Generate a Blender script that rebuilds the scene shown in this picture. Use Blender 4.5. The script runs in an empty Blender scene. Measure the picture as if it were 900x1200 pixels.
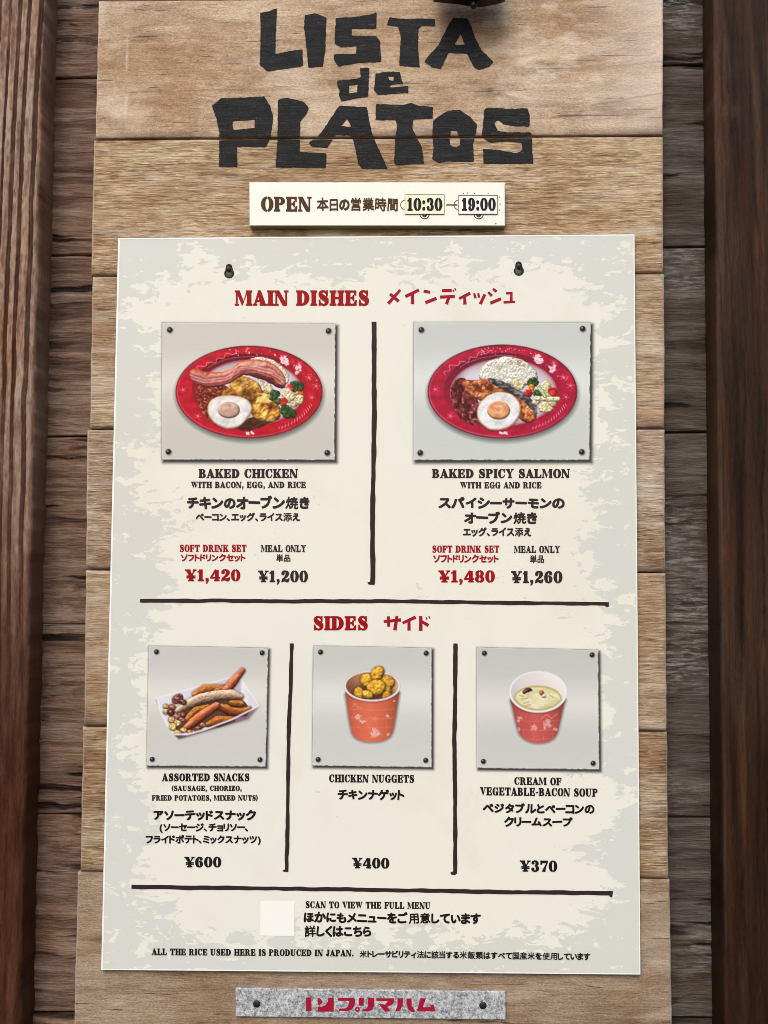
import bpy, math, random
import numpy as np
from mathutils import Vector
from mathutils.geometry import delaunay_2d_cdt

# ------------------------------------------------------------------ camera
sc = bpy.context.scene
COL = sc.collection
cam_d = bpy.data.cameras.new('camera')
cam = bpy.data.objects.new('camera', cam_d); COL.objects.link(cam)
cam.location = (0.0417, -1.25146, 0.01032)
cam.rotation_euler = (1.63814, -0.00471, 0.02268)
cam_d.sensor_fit = 'VERTICAL'; cam_d.sensor_height = 24.0; cam_d.sensor_width = 18.0
FPX = 1300.0
cam_d.lens = 24.0 * FPX / 1200.0
cam_d.clip_start = 0.01; cam_d.clip_end = 2000
sc.camera = cam
# ------------------------------------------------------------------ world + sun
SUN_DIR = Vector((-0.16, -0.72, 0.68)).normalized()      # towards the sun
w = bpy.data.worlds.new('World'); sc.world = w; w.use_nodes = True
nt = w.node_tree; bg = nt.nodes['Background']
sky = nt.nodes.new('ShaderNodeTexSky'); sky.sky_type = 'NISHITA'; sky.sun_disc = False
sky.sun_elevation = math.asin(SUN_DIR.z); sky.sun_rotation = math.atan2(SUN_DIR.x, SUN_DIR.y)
sky.air_density = 1.0; sky.dust_density = 3.0; sky.ozone_density = 1.0
nt.links.new(sky.outputs[0], bg.inputs[0]); bg.inputs[1].default_value = 0.11
sd_ = bpy.data.lights.new('sun', 'SUN'); sd_.energy = 1.25; sd_.angle = math.radians(34); sd_.color = (1.0, 0.98, 0.94)
sun = bpy.data.objects.new('sun', sd_); COL.objects.link(sun)
sun.rotation_euler = SUN_DIR.to_track_quat('Z', 'Y').to_euler(); sun.location = (-1, -2, 2)
sc.view_settings.view_transform = 'Standard'; sc.view_settings.look = 'None'
sc.view_settings.gamma = 1.0; sc.view_settings.use_curve_mapping = False
sc.view_settings.exposure = 0.53
sc.cycles.filter_width = 0.9

# ------------------------------------------------------------------ measuring helpers
def _rot():
    rx, ry, rz = cam.rotation_euler
    cx, sx, cy, sy, cz, sz = math.cos(rx), math.sin(rx), math.cos(ry), math.sin(ry), math.cos(rz), math.sin(rz)
    return (np.array([[cz, -sz, 0], [sz, cz, 0], [0, 0, 1]]) @ np.array([[cy, 0, sy], [0, 1, 0], [-sy, 0, cy]])
            @ np.array([[1, 0, 0], [0, cx, -sx], [0, sx, cx]]))
RM = _rot(); CL = np.array(cam.location)
def at(px, py, Y=0.0):
    """photo measurement -> (x, z) in metres on the wall-parallel plane at depth Y"""
    px = np.asarray(px, float); py = np.asarray(py, float)
    d = np.stack([(px - 450) / FPX, -(py - 600) / FPX, -np.ones_like(px)], -1) @ RM.T
    t = (Y - CL[1]) / d[..., 1]
    return CL[0] + d[..., 0] * t, CL[2] + d[..., 2] * t
def P(px, py, Y=0.0):
    x, z = at(px, py, Y); return float(x), float(z)

# ------------------------------------------------------------------ noise
def _h(ix, iy, seed):
    n = (ix.astype(np.int64) * 374761393 + iy.astype(np.int64) * 668265263 + seed * 974634777) & 0xffffffff
    n = ((n ^ (n >> 13)) * 1274126177) & 0xffffffff
    return ((n ^ (n >> 16)) & 0xffffff) / float(0xffffff)
def vn(x, y, seed=0):
    ix = np.floor(x); iy = np.floor(y); fx = x - ix; fy = y - iy
    fx = fx * fx * (3 - 2 * fx); fy = fy * fy * (3 - 2 * fy)
    a = _h(ix, iy, seed); b = _h(ix + 1, iy, seed); c = _h(ix, iy + 1, seed); d = _h(ix + 1, iy + 1, seed)
    return (a + (b - a) * fx) * (1 - fy) + (c + (d - c) * fx) * fy
def fbm(x, y, seed=0, o=4):
    s = 0; a = .5; t = 0
    for k in range(o):
        s = s + a * vn(x * 2 ** k + 17.3 * k, y * 2 ** k + 5.1 * k, seed + k); t += a; a *= .5
    return s / t
def sm(a, b, x):
    t = np.clip((x - a) / (b - a), 0, 1); return t * t * (3 - 2 * t)
def lin(c):
    c = np.asarray(c, float); return np.where(c <= .04045, c / 12.92, ((c + .055) / 1.055) ** 2.4)
def rgb(r, g, b): return tuple(lin(np.array([r, g, b]) / 255.)) + (1.0,)

# ------------------------------------------------------------------ objects
def tag(o, label=None, cat=None, group=None, kind=None):
    if label: o['label'] = label
    if cat: o['category'] = cat
    if group: o['group'] = group
    if kind: o['kind'] = kind
    return o
def thing(name, label, cat, loc, group=None):
    o = bpy.data.objects.new(name, None); COL.objects.link(o); o.location = loc
    o.empty_display_size = .05
    return tag(o, label, cat, group)
def mesh(name, V, F, mat, parent=None, attrs=None, smooth=False, label=None):
    """V in world metres; the object's origin is put at the mesh's centre"""
    V = np.asarray(V, float); c = (V.min(0) + V.max(0)) / 2
    me = bpy.data.meshes.new(name)
    if isinstance(F, np.ndarray):
        n = len(F); k = F.shape[1]
        me.vertices.add(len(V)); me.vertices.foreach_set('co', (V - c).astype(np.float32).ravel())
        me.loops.add(n * k); me.loops.foreach_set('vertex_index', F.astype(np.int32).ravel())
        me.polygons.add(n); me.polygons.foreach_set('loop_start', np.arange(0, n * k, k, dtype=np.int32))
        me.polygons.foreach_set('loop_total', np.full(n, k, dtype=np.int32))
        me.update(calc_edges=True)
    else:
        me.from_pydata([tuple(p) for p in (V - c)], [], F); me.update()
    for nm, arr in (attrs or {}).items():
        arr = np.asarray(arr, np.float32)
        if arr.ndim == 1:
            a = me.attributes.new(nm, 'FLOAT', 'POINT'); a.data.foreach_set('value', arr)
        else:
            a = me.attributes.new(nm, 'FLOAT_COLOR', 'POINT')
            if arr.shape[1] == 3: arr = np.concatenate([arr, np.ones((len(arr), 1), np.float32)], 1)
            a.data.foreach_set('color', arr.ravel())
    if smooth: me.polygons.foreach_set('use_smooth', np.ones(len(me.polygons), bool))
    me.materials.append(mat)
    o = bpy.data.objects.new(name, me); COL.objects.link(o); o.location = tuple(c)
    if parent is not None:
        o.parent = parent; o.location = tuple(Vector(c) - world_loc(parent))
    if label: o['label'] = label
    return o
def world_loc(o):
    v = Vector(o.location)
    while o.parent is not None:
        o = o.parent; v += Vector(o.location)
    return v

# ------------------------------------------------------------------ node helper
class N:
    def __init__(s, name):
        s.m = bpy.data.materials.new(name); s.m.use_nodes = True
        s.t = s.m.node_tree; s.b = s.t.nodes['Principled BSDF']
    def new(s, typ, **kw):
        n = s.t.nodes.new(typ)
        for k, v in kw.items():
            if k.startswith('i_'): s.set(n.inputs[k[2:].replace('_', ' ')], v)
            else: setattr(n, k, v)
        return n
    def set(s, sock, v):
        if isinstance(v, bpy.types.NodeSocket): s.t.links.new(v, sock)
        else: sock.default_value = v
    def math(s, op, a, b=0.0, c=0.0, clamp=False):
        n = s.new('ShaderNodeMath', operation=op, use_clamp=clamp)
        s.set(n.inputs[0], a); s.set(n.inputs[1], b)
        if op in ('MULTIPLY_ADD',): s.set(n.inputs[2], c)
        return n.outputs[0]
    def ramp(s, f, stops, interp='LINEAR'):
        n = s.new('ShaderNodeValToRGB'); s.set(n.inputs[0], f); r = n.color_ramp; r.interpolation = interp
        while len(r.elements) < len(stops): r.elements.new(.5)
        for e, (p, c) in zip(r.elements, stops):
            e.position = p; e.color = c if isinstance(c, tuple) else (c, c, c, 1)
        return n.outputs[0]
    def mix(s, f, a, b, mode='MIX'):
        n = s.new('ShaderNodeMix', data_type='RGBA', blend_type=mode)
        s.set(n.inputs[0], f); s.set(n.inputs[6], a); s.set(n.inputs[7], b); return n.outputs[2]
    def coord(s, scale=(1, 1, 1), rot=(0, 0, 0), rnd=True):
        tc = s.new('ShaderNodeTexCoord').outputs['Object']
        if rnd:
            oi = s.new('ShaderNodeObjectInfo').outputs['Random']
            cb = s.new('ShaderNodeCombineXYZ'); s.set(cb.inputs[1], s.math('MULTIPLY', oi, 7.0))
            s.set(cb.inputs[0], s.math('MULTIPLY', oi, 3.3))
            va = s.new('ShaderNodeVectorMath', operation='ADD'); s.set(va.inputs[0], tc); s.set(va.inputs[1], cb.outputs[0]); tc = va.outputs[0]
        m = s.new('ShaderNodeMapping'); s.set(m.inputs[0], tc); m.inputs['Scale'].default_value = scale; m.inputs['Rotation'].default_value = rot
        return m.outputs[0]
    def noise(s, vec, scale=1, detail=4, rough=.55, dist=0.0):
        n = s.new('ShaderNodeTexNoise'); s.set(n.inputs['Vector'], vec); n.inputs['Scale'].default_value = scale
        n.inputs['Detail'].default_value = detail; n.inputs['Roughness'].default_value = rough; n.inputs['Distortion'].default_value = dist
        return n.outputs[0]
    def attr(s, name, typ='GEOMETRY', out='Fac'):
        return s.new('ShaderNodeAttribute', attribute_name=name, attribute_type=typ).outputs[out]
    def bump(s, h, strength=.5, dist=.001):
        n = s.new('ShaderNodeBump'); s.set(n.inputs['Height'], h); n.inputs['Strength'].default_value = strength; n.inputs['Distance'].default_value = dist
        s.t.links.new(n.outputs[0], s.b.inputs['Normal'])
    def fin(s, col=None, rough=.6, spec=.5, metal=0.0):
        if col is not None: s.set(s.b.inputs['Base Color'], col)
        s.set(s.b.inputs['Roughness'], rough); s.set(s.b.inputs['Specular IOR Level'], spec); s.set(s.b.inputs['Metallic'], metal)
        return s.m
def plain(name, c, rough=.5, spec=.5, metal=0.0, grain=.06, gs=900):
    n = N(name)
    f = n.noise(n.coord(rnd=False), gs, 3)
    d = tuple(max(0, v * (1 - grain * 2)) for v in c[:3]) + (1,); u = tuple(min(1, v * (1 + grain)) for v in c[:3]) + (1,)
    n.bump(f, .15, .0004)
    return n.fin(n.ramp(f, [(.3, d), (.7, u)]), rough, spec, metal)

# ---- pale plank wood (shared by bare wood and by the paint that lies on it)
def plank_fields(n):
    fine = n.noise(n.coord((34, 34, 700)), 1, 3, .82, .12)
    mid = n.noise(n.coord((14, 14, 210)), 1, 5, .66, .5)
    flow = n.noise(n.coord((9, 9, 44), (0, math.radians(-13), 0)), 1, 7, .60, 1.4)
    blotch = n.noise(n.coord((7, 7, 11)), 1, 4, .6, .4)
    pores = n.noise(n.coord((330, 330, 560)), 1, 4, .8)
    sawn = n.attr('sawn', 'OBJECT')
    g1 = n.math('ADD', n.math('MULTIPLY', fine, .80), n.math('MULTIPLY', mid, .20))
    g2 = n.math('ADD', n.math('MULTIPLY', n.math('ADD', n.math('MULTIPLY', n.math('SUBTRACT', flow, .5), .7), .53), .52), n.math('ADD', n.math('MULTIPLY', pores, .42), n.math('MULTIPLY', fine, .06)))
    mx = n.new('ShaderNodeMix'); n.set(mx.inputs[0], sawn); n.set(mx.inputs[2], g2); n.set(mx.inputs[3], g1)
    return mx.outputs[0], blotch, pores, fine
def mat_plank():
    n = N('weathered_pale_plank')
    g, blotch, pores, fine = plank_fields(n)
    edge = n.attr('edge'); tone = n.attr('tone', 'OBJECT'); sawn = n.attr('sawn', 'OBJECT'); shade = n.attr('shade', 'OBJECT', 'Color')
    c = n.ramp(g, [(.34, rgb(88, 66, 46)), (.44, rgb(140, 112, 82)), (.51, rgb(170, 142, 109)), (.60, rgb(202, 178, 147))])
    grey = n.ramp(g, [(.34, rgb(92, 76, 64)), (.44, rgb(142, 122, 103)), (.51, rgb(170, 149, 128)), (.60, rgb(198, 180, 160))])
    c = n.mix(tone, c, grey)
    dash = n.noise(n.coord((95, 95, 520)), 1, 3, .6, .2); dz = n.noise(n.coord((9, 9, 50)), 1, 3, .6)
    dm = n.math('MULTIPLY', n.math('MULTIPLY', n.ramp(dash, [(.56, 0.0), (.66, .65)]), n.ramp(dz, [(.36, .25), (.60, 1.0)])), n.math('ADD', n.math('MULTIPLY', sawn, .8), .2))
    c = n.mix(dm, c, n.mix(1.0, c, rgb(148, 122, 98), 'MULTIPLY'))
    lt = n.noise(n.coord((80, 80, 640)), 1, 3, .6)
    c = n.mix(n.math('MULTIPLY', n.ramp(lt, [(.58, 0.0), (.66, .6)]), n.math('ADD', n.math('MULTIPLY', sawn, .7), .1)), c, rgb(226, 210, 186))
    c = n.mix(n.ramp(blotch, [(.44, .0), (.62, .62)]), c, n.mix(1.0, c, rgb(206, 176, 140), 'MULTIPLY'))
    b2 = n.noise(n.coord((5, 5, 16), (0, .5, 0)), 1, 5, .6, .8)
    c = n.mix(n.ramp(b2, [(.50, .0), (.68, .5)]), c, n.mix(.5, c, rgb(226, 214, 198)))
    dirt = n.noise(n.coord((4, 4, 34), (0, .12, 0)), 1, 6, .72, 1.0)
    c = n.mix(n.ramp(dirt, [(.55, 0.0), (.68, .6)]), c, n.mix(1.0, c, rgb(150, 124, 96), 'MULTIPLY'))
    ck = n.noise(n.coord((14, 14, 300), (0, math.radians(4), 0)), 1, 3, .6, .5)
    ckm = n.ramp(ck, [(.655, 0.0), (.70, .75)])
    c = n.mix(ckm, c, rgb(62, 46, 34))
    c = n.mix(n.attr('crk'), c, rgb(58, 44, 34))
    c = n.mix(n.attr('pale'), c, n.mix(.45, c, rgb(226, 216, 204)))
    e2 = n.math('ADD', edge, n.math('MULTIPLY', n.math('SUBTRACT', pores, .5), .8))
    c = n.mix(n.ramp(e2, [(.30, 0.0), (.80, .5)]), c, rgb(220, 206, 188))
    seam = n.attr('seam')
    c = n.mix(n.ramp(n.math('ADD', seam, n.math('MULTIPLY', n.math('SUBTRACT', blotch, .5), 1.4)), [(.30, 0.0), (1.0, .65)]), c, rgb(70, 50, 34))
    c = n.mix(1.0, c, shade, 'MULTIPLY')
    h = n.math('ADD', n.math('MULTIPLY', g, 1.3), n.math('MULTIPLY', pores, .5))
    h = n.math('SUBTRACT', h, n.math('MULTIPLY', dm, .35))
    h = n.math('SUBTRACT', h, n.math('MULTIPLY', ckm, .4))
    n.bump(h, .7, .0017)
    return n.fin(c, .6, .3)
def mat_paint():
    n = N('black_sign_paint')
    g, blotch, pores, fine = plank_fields(n)
    c = n.ramp(g, [(.38, rgb(12, 11, 12)), (.5, rgb(26, 26, 28)), (.62, rgb(50, 49, 50))])
    c = n.mix(n.ramp(pores, [(.58, 0.0), (.70, .5)]), c, rgb(96, 84, 72))
    chip = n.noise(n.coord((60, 60, 420)), 1, 4, .75); c = n.mix(n.ramp(chip, [(.66, 0.0), (.70, .7)]), c, rgb(120, 98, 74))
    n.bump(n.math('ADD', g, n.math('MULTIPLY', pores, .5)), .8, .0016)
    return n.fin(c, .6, .2)
def mat_wall():
    n = N('dark_weathered_wall_plank')
    h = n.attr('hgt'); fine = n.noise(n.coord((45, 45, 520)), 1, 4, .78, .3)
    mid = n.noise(n.coord((16, 16, 170)), 1, 5, .65, .8); pores = n.noise(n.coord((330, 330, 500)), 1, 4, .8)
    side = n.attr('side'); wall_sheen = n.noise(n.coord((40, 40, 240)), 1, 5, .75, .3); wz = n.noise(n.coord((6, 6, 9)), 1, 3, .5)
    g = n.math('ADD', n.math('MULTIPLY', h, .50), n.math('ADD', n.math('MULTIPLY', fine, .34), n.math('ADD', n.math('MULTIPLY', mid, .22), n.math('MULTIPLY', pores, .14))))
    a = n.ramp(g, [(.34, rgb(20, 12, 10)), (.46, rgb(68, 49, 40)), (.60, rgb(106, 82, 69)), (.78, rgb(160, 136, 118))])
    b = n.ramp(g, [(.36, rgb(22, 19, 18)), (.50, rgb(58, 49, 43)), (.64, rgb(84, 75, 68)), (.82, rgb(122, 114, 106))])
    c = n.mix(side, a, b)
    tn = n.noise(n.coord((10, 10, 14)), 1, 3, .5)
    c = n.mix(n.ramp(tn, [(.45, 0.0), (.68, .7)]), c, n.mix(1.0, c, rgb(200, 168, 130), 'MULTIPLY'))
    wm = n.math('MULTIPLY', n.ramp(wall_sheen, [(.48, 0.0), (.62, .9)]), n.ramp(wz, [(.48, 0.0), (.64, 1.0)]))
    c = n.mix(wm, c, n.mix(side, rgb(140, 122, 110), rgb(146, 142, 138)))  # pale patches paint the planks' glossy sheen into the colour
    n.bump(n.math('ADD', fine, n.math('ADD', mid, n.math('MULTIPLY', pores, .5))), .9, .0020)
    return n.fin(c, .55, .22)
def mat_post(name, ramp, rough, vein=False, scale=1.0):
    n = N(name)
    h = n.attr('hgt'); fine = n.noise(n.coord((620, 620, 110)), 1, 4, .8)
    mid = n.noise(n.coord((150, 150, 11)), 1, 5, .6, 1.2); red = n.noise(n.coord((22, 22, 4)), 1, 4, .6, .6)
    g = n.math('ADD', n.math('MULTIPLY', h, .6), n.math('ADD', n.math('MULTIPLY', fine, .36), n.math('MULTIPLY', mid, .12)))
    c = n.ramp(g, ramp)
    c = n.mix(n.ramp(red, [(.42, 0.0), (.66, .8)]), c, n.mix(1.0, c, rgb(236, 200, 176), 'MULTIPLY'))
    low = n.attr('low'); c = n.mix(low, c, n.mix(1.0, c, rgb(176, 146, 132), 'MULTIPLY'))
    pr = n.noise(n.coord((900, 900, 160)), 1, 3, .7)
    c = n.mix(n.ramp(pr, [(.66, 0.0), (.76, .6)]), c, n.mix(1.0, c, rgb(90, 70, 60), 'MULTIPLY'))
    if vein:
        v = n.attr('vein'); c = n.mix(v, c, rgb(14, 8, 6))
        post_sheen = n.attr('post_sheen'); c = n.mix(post_sheen, c, rgb(106, 90, 82))  # painted sheen and edge highlight, mixed in as a paler colour
    n.bump(n.math('ADD', fine, n.math('MULTIPLY', mid, .6)), .7, .0014)
    return n.fin(c, rough + .1, .10)
def mat_panel():
    n = N('laminated_menu_print')
    sdv = n.attr('sd')
    a = n.noise(n.coord((30, 30, 60), rnd=False), 1, 3, .5, 1.2)
    b = n.noise(n.coord((95, 95, 190), rnd=False), 1, 4, .60, 1.0)
    a = n.math('ADD', n.math('MULTIPLY', n.math('SUBTRACT', a, .5), 9.0), n.math('MULTIPLY', n.math('SUBTRACT', b, .5), 5.0))
    f = n.math('ADD', sdv, a)
    edge = n.ramp(n.math('ADD', n.math('MULTIPLY', f, 1.6), .5), [(.22, 0.0), (.78, .92)])
    tint = n.noise(n.coord((3, 3, 3), rnd=False), 1, 2, .5)
    cream = n.ramp(tint, [(.3, rgb(228, 226, 211)), (.7, rgb(225, 225, 215))])
    grey = n.ramp(tint, [(.3, rgb(204, 204, 195)), (.7, rgb(206, 208, 203))])
    smudge = n.noise(n.coord((7, 7, 5), (0, .7, 0), rnd=False), 1, 5, .65, 1.0)
    cream = n.mix(n.ramp(smudge, [(.5, 0.0), (.72, .5)]), cream, rgb(216, 213, 196))
    c = n.mix(edge, cream, grey)
    weave = n.noise(n.coord(rnd=False), 700, 4, .6)
    n.bump(weave, .12, .0006)
    c = n.mix(n.ramp(weave, [(.35, .05), (.65, 0.0)]), c, rgb(120, 116, 104))
    return n.fin(c, .42, .3)
def mat_print(name='printed_picture'):
    n = N(name)
    at_ = n.new('ShaderNodeAttribute', attribute_name='Col', attribute_type='GEOMETRY')
    n.set(n.b.inputs['Base Color'], at_.outputs['Color']); n.set(n.b.inputs['Alpha'], n.attr('alpha'))
    n.bump(n.noise(n.coord(rnd=False), 700, 4, .6), .12, .0006)
    return n.fin(None, .45, .15)
def mat_ink(name, c, worn=.0):
    n = N(name)
    f = n.noise(n.coord(rnd=False), 1200, 3, .6)
    c = tuple(v * .62 for v in c[:3]) + (1,); u = tuple(v * 1.35 + .004 for v in c[:3]) + (1,)
    return n.fin(n.ramp(f, [(.35, c), (.7, u)]), .5, .12)
def mat_galv():
    n = N('galvanised_spangle')
    v = n.new('ShaderNodeTexVoronoi', feature='F1'); n.set(v.inputs['Vector'], n.coord((1, 1, 1), rnd=False)); v.inputs['Scale'].default_value = 330
    s = n.noise(n.coord(rnd=False), 190, 5, .7, .6); s2 = n.noise(n.coord(rnd=False), 640, 3, .6)
    g = n.math('ADD', n.math('MULTIPLY', s, .55), n.math('ADD', n.math('MULTIPLY', v.outputs['Color'], .10), n.math('MULTIPLY', s2, .45)))
    c = n.ramp(g, [(.44, rgb(112, 116, 124)), (.51, rgb(158, 162, 168)), (.57, rgb(192, 195, 198)), (.66, rgb(222, 224, 224))])
    n.bump(s, .3, .0005)
    return n.fin(c, .42, .5, .25)

M = dict(plank=mat_plank(), paint=mat_paint(), wall=mat_wall(), panel=mat_panel(), pic=mat_print(), galv=mat_galv(),
    postL=mat_post('ridged_brown_timber', [(.12, rgb(50, 32, 25)), (.36, rgb(88, 63, 50)), (.54, rgb(128, 100, 84)), (.76, rgb(176, 152, 134))], .5),
    postR=mat_post('dark_stained_timber', [(.22, rgb(20, 13, 9)), (.42, rgb(43, 29, 20)), (.56, rgb(64, 44, 31)), (.74, rgb(94, 67, 49))], .42, True),
    edge=plain('cream_board_edge', rgb(226, 222, 206), .45), dark=mat_ink('dark_brown_ink', rgb(52, 44, 42)), red=mat_ink('red_ink', rgb(176, 0, 16)),
    crim=mat_ink('crimson_ink', rgb(180, 8, 40)), brown=mat_ink('brown_ink', rgb(88, 58, 24)), blackink=mat_ink('black_ink', rgb(28, 24, 24)),
    logo=mat_ink('magenta_red_paint', rgb(182, 20, 58)), sign=plain('cream_enamel', rgb(236, 234, 222), .3, .5, 0, .02, 500),
    under=plain('sign_underside', rgb(150, 142, 104), .6), yplate=plain('pale_yellow_sticker', rgb(240, 240, 204), .4, .4, 0, .02),
    wplate=plain('white_sticker', rgb(238, 238, 232), .4, .4, 0, .02), screw=plain('rusty_screw', rgb(74, 50, 42), .45, .5, .4, .4, 1200),
    washer=plain('dull_zinc_screw', rgb(84, 84, 76), .5, .4, .3, .3, 1200),
    hole=plain('black_recess_shade', rgb(30, 28, 28), .4), iron=plain('black_iron', rgb(30, 29, 30), .42, .5, .3, .15, 300),  # flat black standing in for the shade inside holes and slots
    stud=plain('screw_socket', rgb(44, 34, 30), .5, .5, .3, .2, 900))

# ------------------------------------------------------------------ relief slabs (planks, posts)
def relief(name, c4, Y, thick, xs, zs, hfun, mat, parent=None, rnd_=.003, jit=.0008, seed=0, extra=None, rx=None):
    """c4 = TL,TR,BR,BL (x,z); front at depth Y facing -Y, displaced by hfun(x,z) metres towards the viewer"""
    U, Vv = np.meshgrid(xs, zs)                         # 0..1 , v from top to bottom
    tl, tr, br, bl = [np.array(p) for p in c4]
    Q = ((1 - U)[..., None] * (1 - Vv)[..., None] * tl + U[..., None] * (1 - Vv)[..., None] * tr
         + U[..., None] * Vv[..., None] * br + (1 - U)[..., None] * Vv[..., None] * bl)
    X = Q[..., 0]; Z = Q[..., 1]
    W = np.linalg.norm(tr - tl); H = np.linalg.norm(bl - tl)
    dl = U * W; dr = (1 - U) * W; dt = Vv * H; db = (1 - Vv) * H
    # wandering outline
    X = X + np.exp(-dl / .006) * jit * 2 * (fbm(Z * 60, Z * 0, seed + 5) - .5) * 2 - np.exp(-dr / .006) * jit * 2 * (fbm(Z * 60 + 9, Z * 0, seed + 6) - .5) * 2
    Z = Z + np.exp(-dt / .006) * jit * (fbm(X * 25, X * 0, seed + 7) - .5) * 2 - np.exp(-db / .006) * jit * (fbm(X * 25 + 9, X * 0, seed + 8) - .5) * 2
    h, hn = hfun(X, Z)
    def rd(d, r): t = np.clip(1 - d / r, 0, 1); return r * (1 - np.sqrt(np.clip(1 - t * t, 0, 1)))
    rr = rnd_ * (.6 + .8 * fbm(X * 30, Z * 30, seed + 3)); r2 = rr if rx is None else rx
    drop = np.maximum(np.maximum(rd(dl, r2), rd(dr, r2)), np.maximum(rd(dt, rr), rd(db, rr)))
    YY = Y - h + drop
    ny, nx = X.shape
    V = np.stack([X, YY, Z], -1).reshape(-1, 3)
    idx = np.arange(nx * ny).reshape(ny, nx)
    F = np.stack([idx[:-1, :-1], idx[1:, :-1], idx[1:, 1:], idx[:-1, 1:]], -1).reshape(-1, 4)
    ring = np.concatenate([idx[0, :], idx[1:, -1], idx[-1, -2::-1], idx[-2:0:-1, 0]])
    B = V[ring].copy(); B[:, 1] = Y + thick
    k = len(V); n = len(ring); j = np.arange(n); j2 = (j + 1) % n
    S = np.stack([ring[j], ring[j2], k + j2, k + j], -1)
    V2 = np.concatenate([V, B]); F2 = np.concatenate([F, S])
    dmin = np.minimum(np.minimum(dl, dr), np.minimum(dt, db))
    at_ = {'hgt': hn, 'edge': np.exp(-np.minimum(dl, dr) / .0022) + .45 * np.exp(-np.minimum(dt, db) / .0016), 'seam': np.exp(-db / .010) + .5 * np.exp(-dt / .006)}
    if extra: at_.update(extra(X, Z, dl, dr, dt, db))
    for q in at_:
        a = np.asarray(at_[q]).reshape(-1); at_[q] = np.concatenate([a, a[ring] * 0 + .42 if q == 'hgt' else a[ring]])
    return mesh(name, V2, F2, mat, parent, at_, smooth=False)

rng = np.random.default_rng(4)
# ------------------------------------------------------------------ the dark wall of planks behind
YW = 0.034
wall = thing('plank_wall', 'dark weathered wall of wide horizontal planks behind the menu board and between the posts', 'wall', (0, YW + .02, -.62))
lx = [-150, 1050]
seams = [(-130, -146), (92, 77), (300, 290), (512, 507), (732, 731.5), (954, 957.5), (1186, 1192), (1400, 1412)]
xa = np.linspace(0, .20, 200); xb = np.linspace(.20, .765, 26)[1:-1]; xc = np.linspace(.765, .84, 80); xd = np.linspace(.84, 1, 12)[1:]
XS = np.unique(np.concatenate([np.linspace(0, .13, 12), np.linspace(.13, .225, 120), np.linspace(.23, .75, 24), np.linspace(.758, .845, 110), np.linspace(.86, 1, 10)]))
for i in range(7):
    s0, s1 = seams[i], seams[i + 1]
    def sy(s, x): return s[0] + (s[1] - s[0]) * (x - 80) / 720.
    c4 = [P(lx[0], sy(s0, lx[0]) + .9, YW), P(lx[1], sy(s0, lx[1]) + .9, YW), P(lx[1], sy(s1, lx[1]) - .9, YW), P(lx[0], sy(s1, lx[0]) - .9, YW)]
    def hf(X, Z, i=i):
        wv = Z + .010 * (fbm(X * 9, Z * 9, 31 + i) - .5) + .006 * (fbm(X * 40, Z * 30, 77 + i) - .5)
        r = fbm(X * 4, wv * 75, 11 + i, 5); r2 = fbm(X * 16, wv * 230, 51 + i, 4)
        act = sm(.35, .65, fbm(X * 8, Z * 16, 91 + i, 3))
        crack = sm(.60, .70, fbm(X * 7, wv * 95, 131 + i, 4)) * (.35 + .65 * act)
        h = .0022 * r + .0012 * r2 * (0.4 + act) - .0020 * crack
        return h, np.clip(.25 + .85 * r * .7 + .35 * (r2 - .5) - .55 * crack, 0, 1)
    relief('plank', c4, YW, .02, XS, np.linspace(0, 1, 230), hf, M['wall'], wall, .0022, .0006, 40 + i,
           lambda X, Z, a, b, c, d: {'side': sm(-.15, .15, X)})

# ------------------------------------------------------------------ the two upright timber posts
YP = -0.012
def left_h(X, Z):
    v = X + .006 * np.sin(Z * 4.4 + .6) + .010 * (fbm(X * 3, Z * 3.0, 3) - .5) + .0022 * (fbm(X * 30, Z * 16, 8) - .5)
    kn = np.exp(-(((X + .40) / .012) ** 2 + ((Z - .22) / .020) ** 2)); v = v + .002 * kn
    top = sm(-.22, .34, Z)
    ph = v * 74 + 1.1 * fbm(v * 60, v * 0, 33, 2) + .10 * (fbm(X * 80, Z * 40, 34) - .5)
    s = (ph % 1.0)
    ridge = np.where(s < .68, sm(0, .16, s) * (1 - .15 * s), .9 - sm(.68, .82, s) * .75)
    ridge = np.where(s >= .82, .15 - .15 * sm(.93, 1.0, s), ridge)
    amp = (.12 + .88 * top) * (.35 + 1.0 * fbm(v * 45, Z * 7, 21))
    f = fbm(X * 260, Z * 26, 15, 4); f2 = fbm(X * 320, Z * 120, 19, 3)
    h = .0028 * ridge * amp + (.0012 * f + .0011 * f2) * (0.3 + top)
    return h, np.clip(.36 + .12 * top + (ridge - .70) * amp * .80 + .50 * (f - .5) + .55 * (f2 - .5) * top + .22 * (fbm(X * 20, Z * 6, 5) - .5), 0, 1)
def right_h(X, Z):
    v = X + .02 * (fbm(X * 7, Z * 4, 63) - .5)
    f = fbm(v * 120, Z * 5, 65, 4)
    return .0010 * f, np.clip(.42 + .7 * (f - .5), 0, 1)
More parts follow.
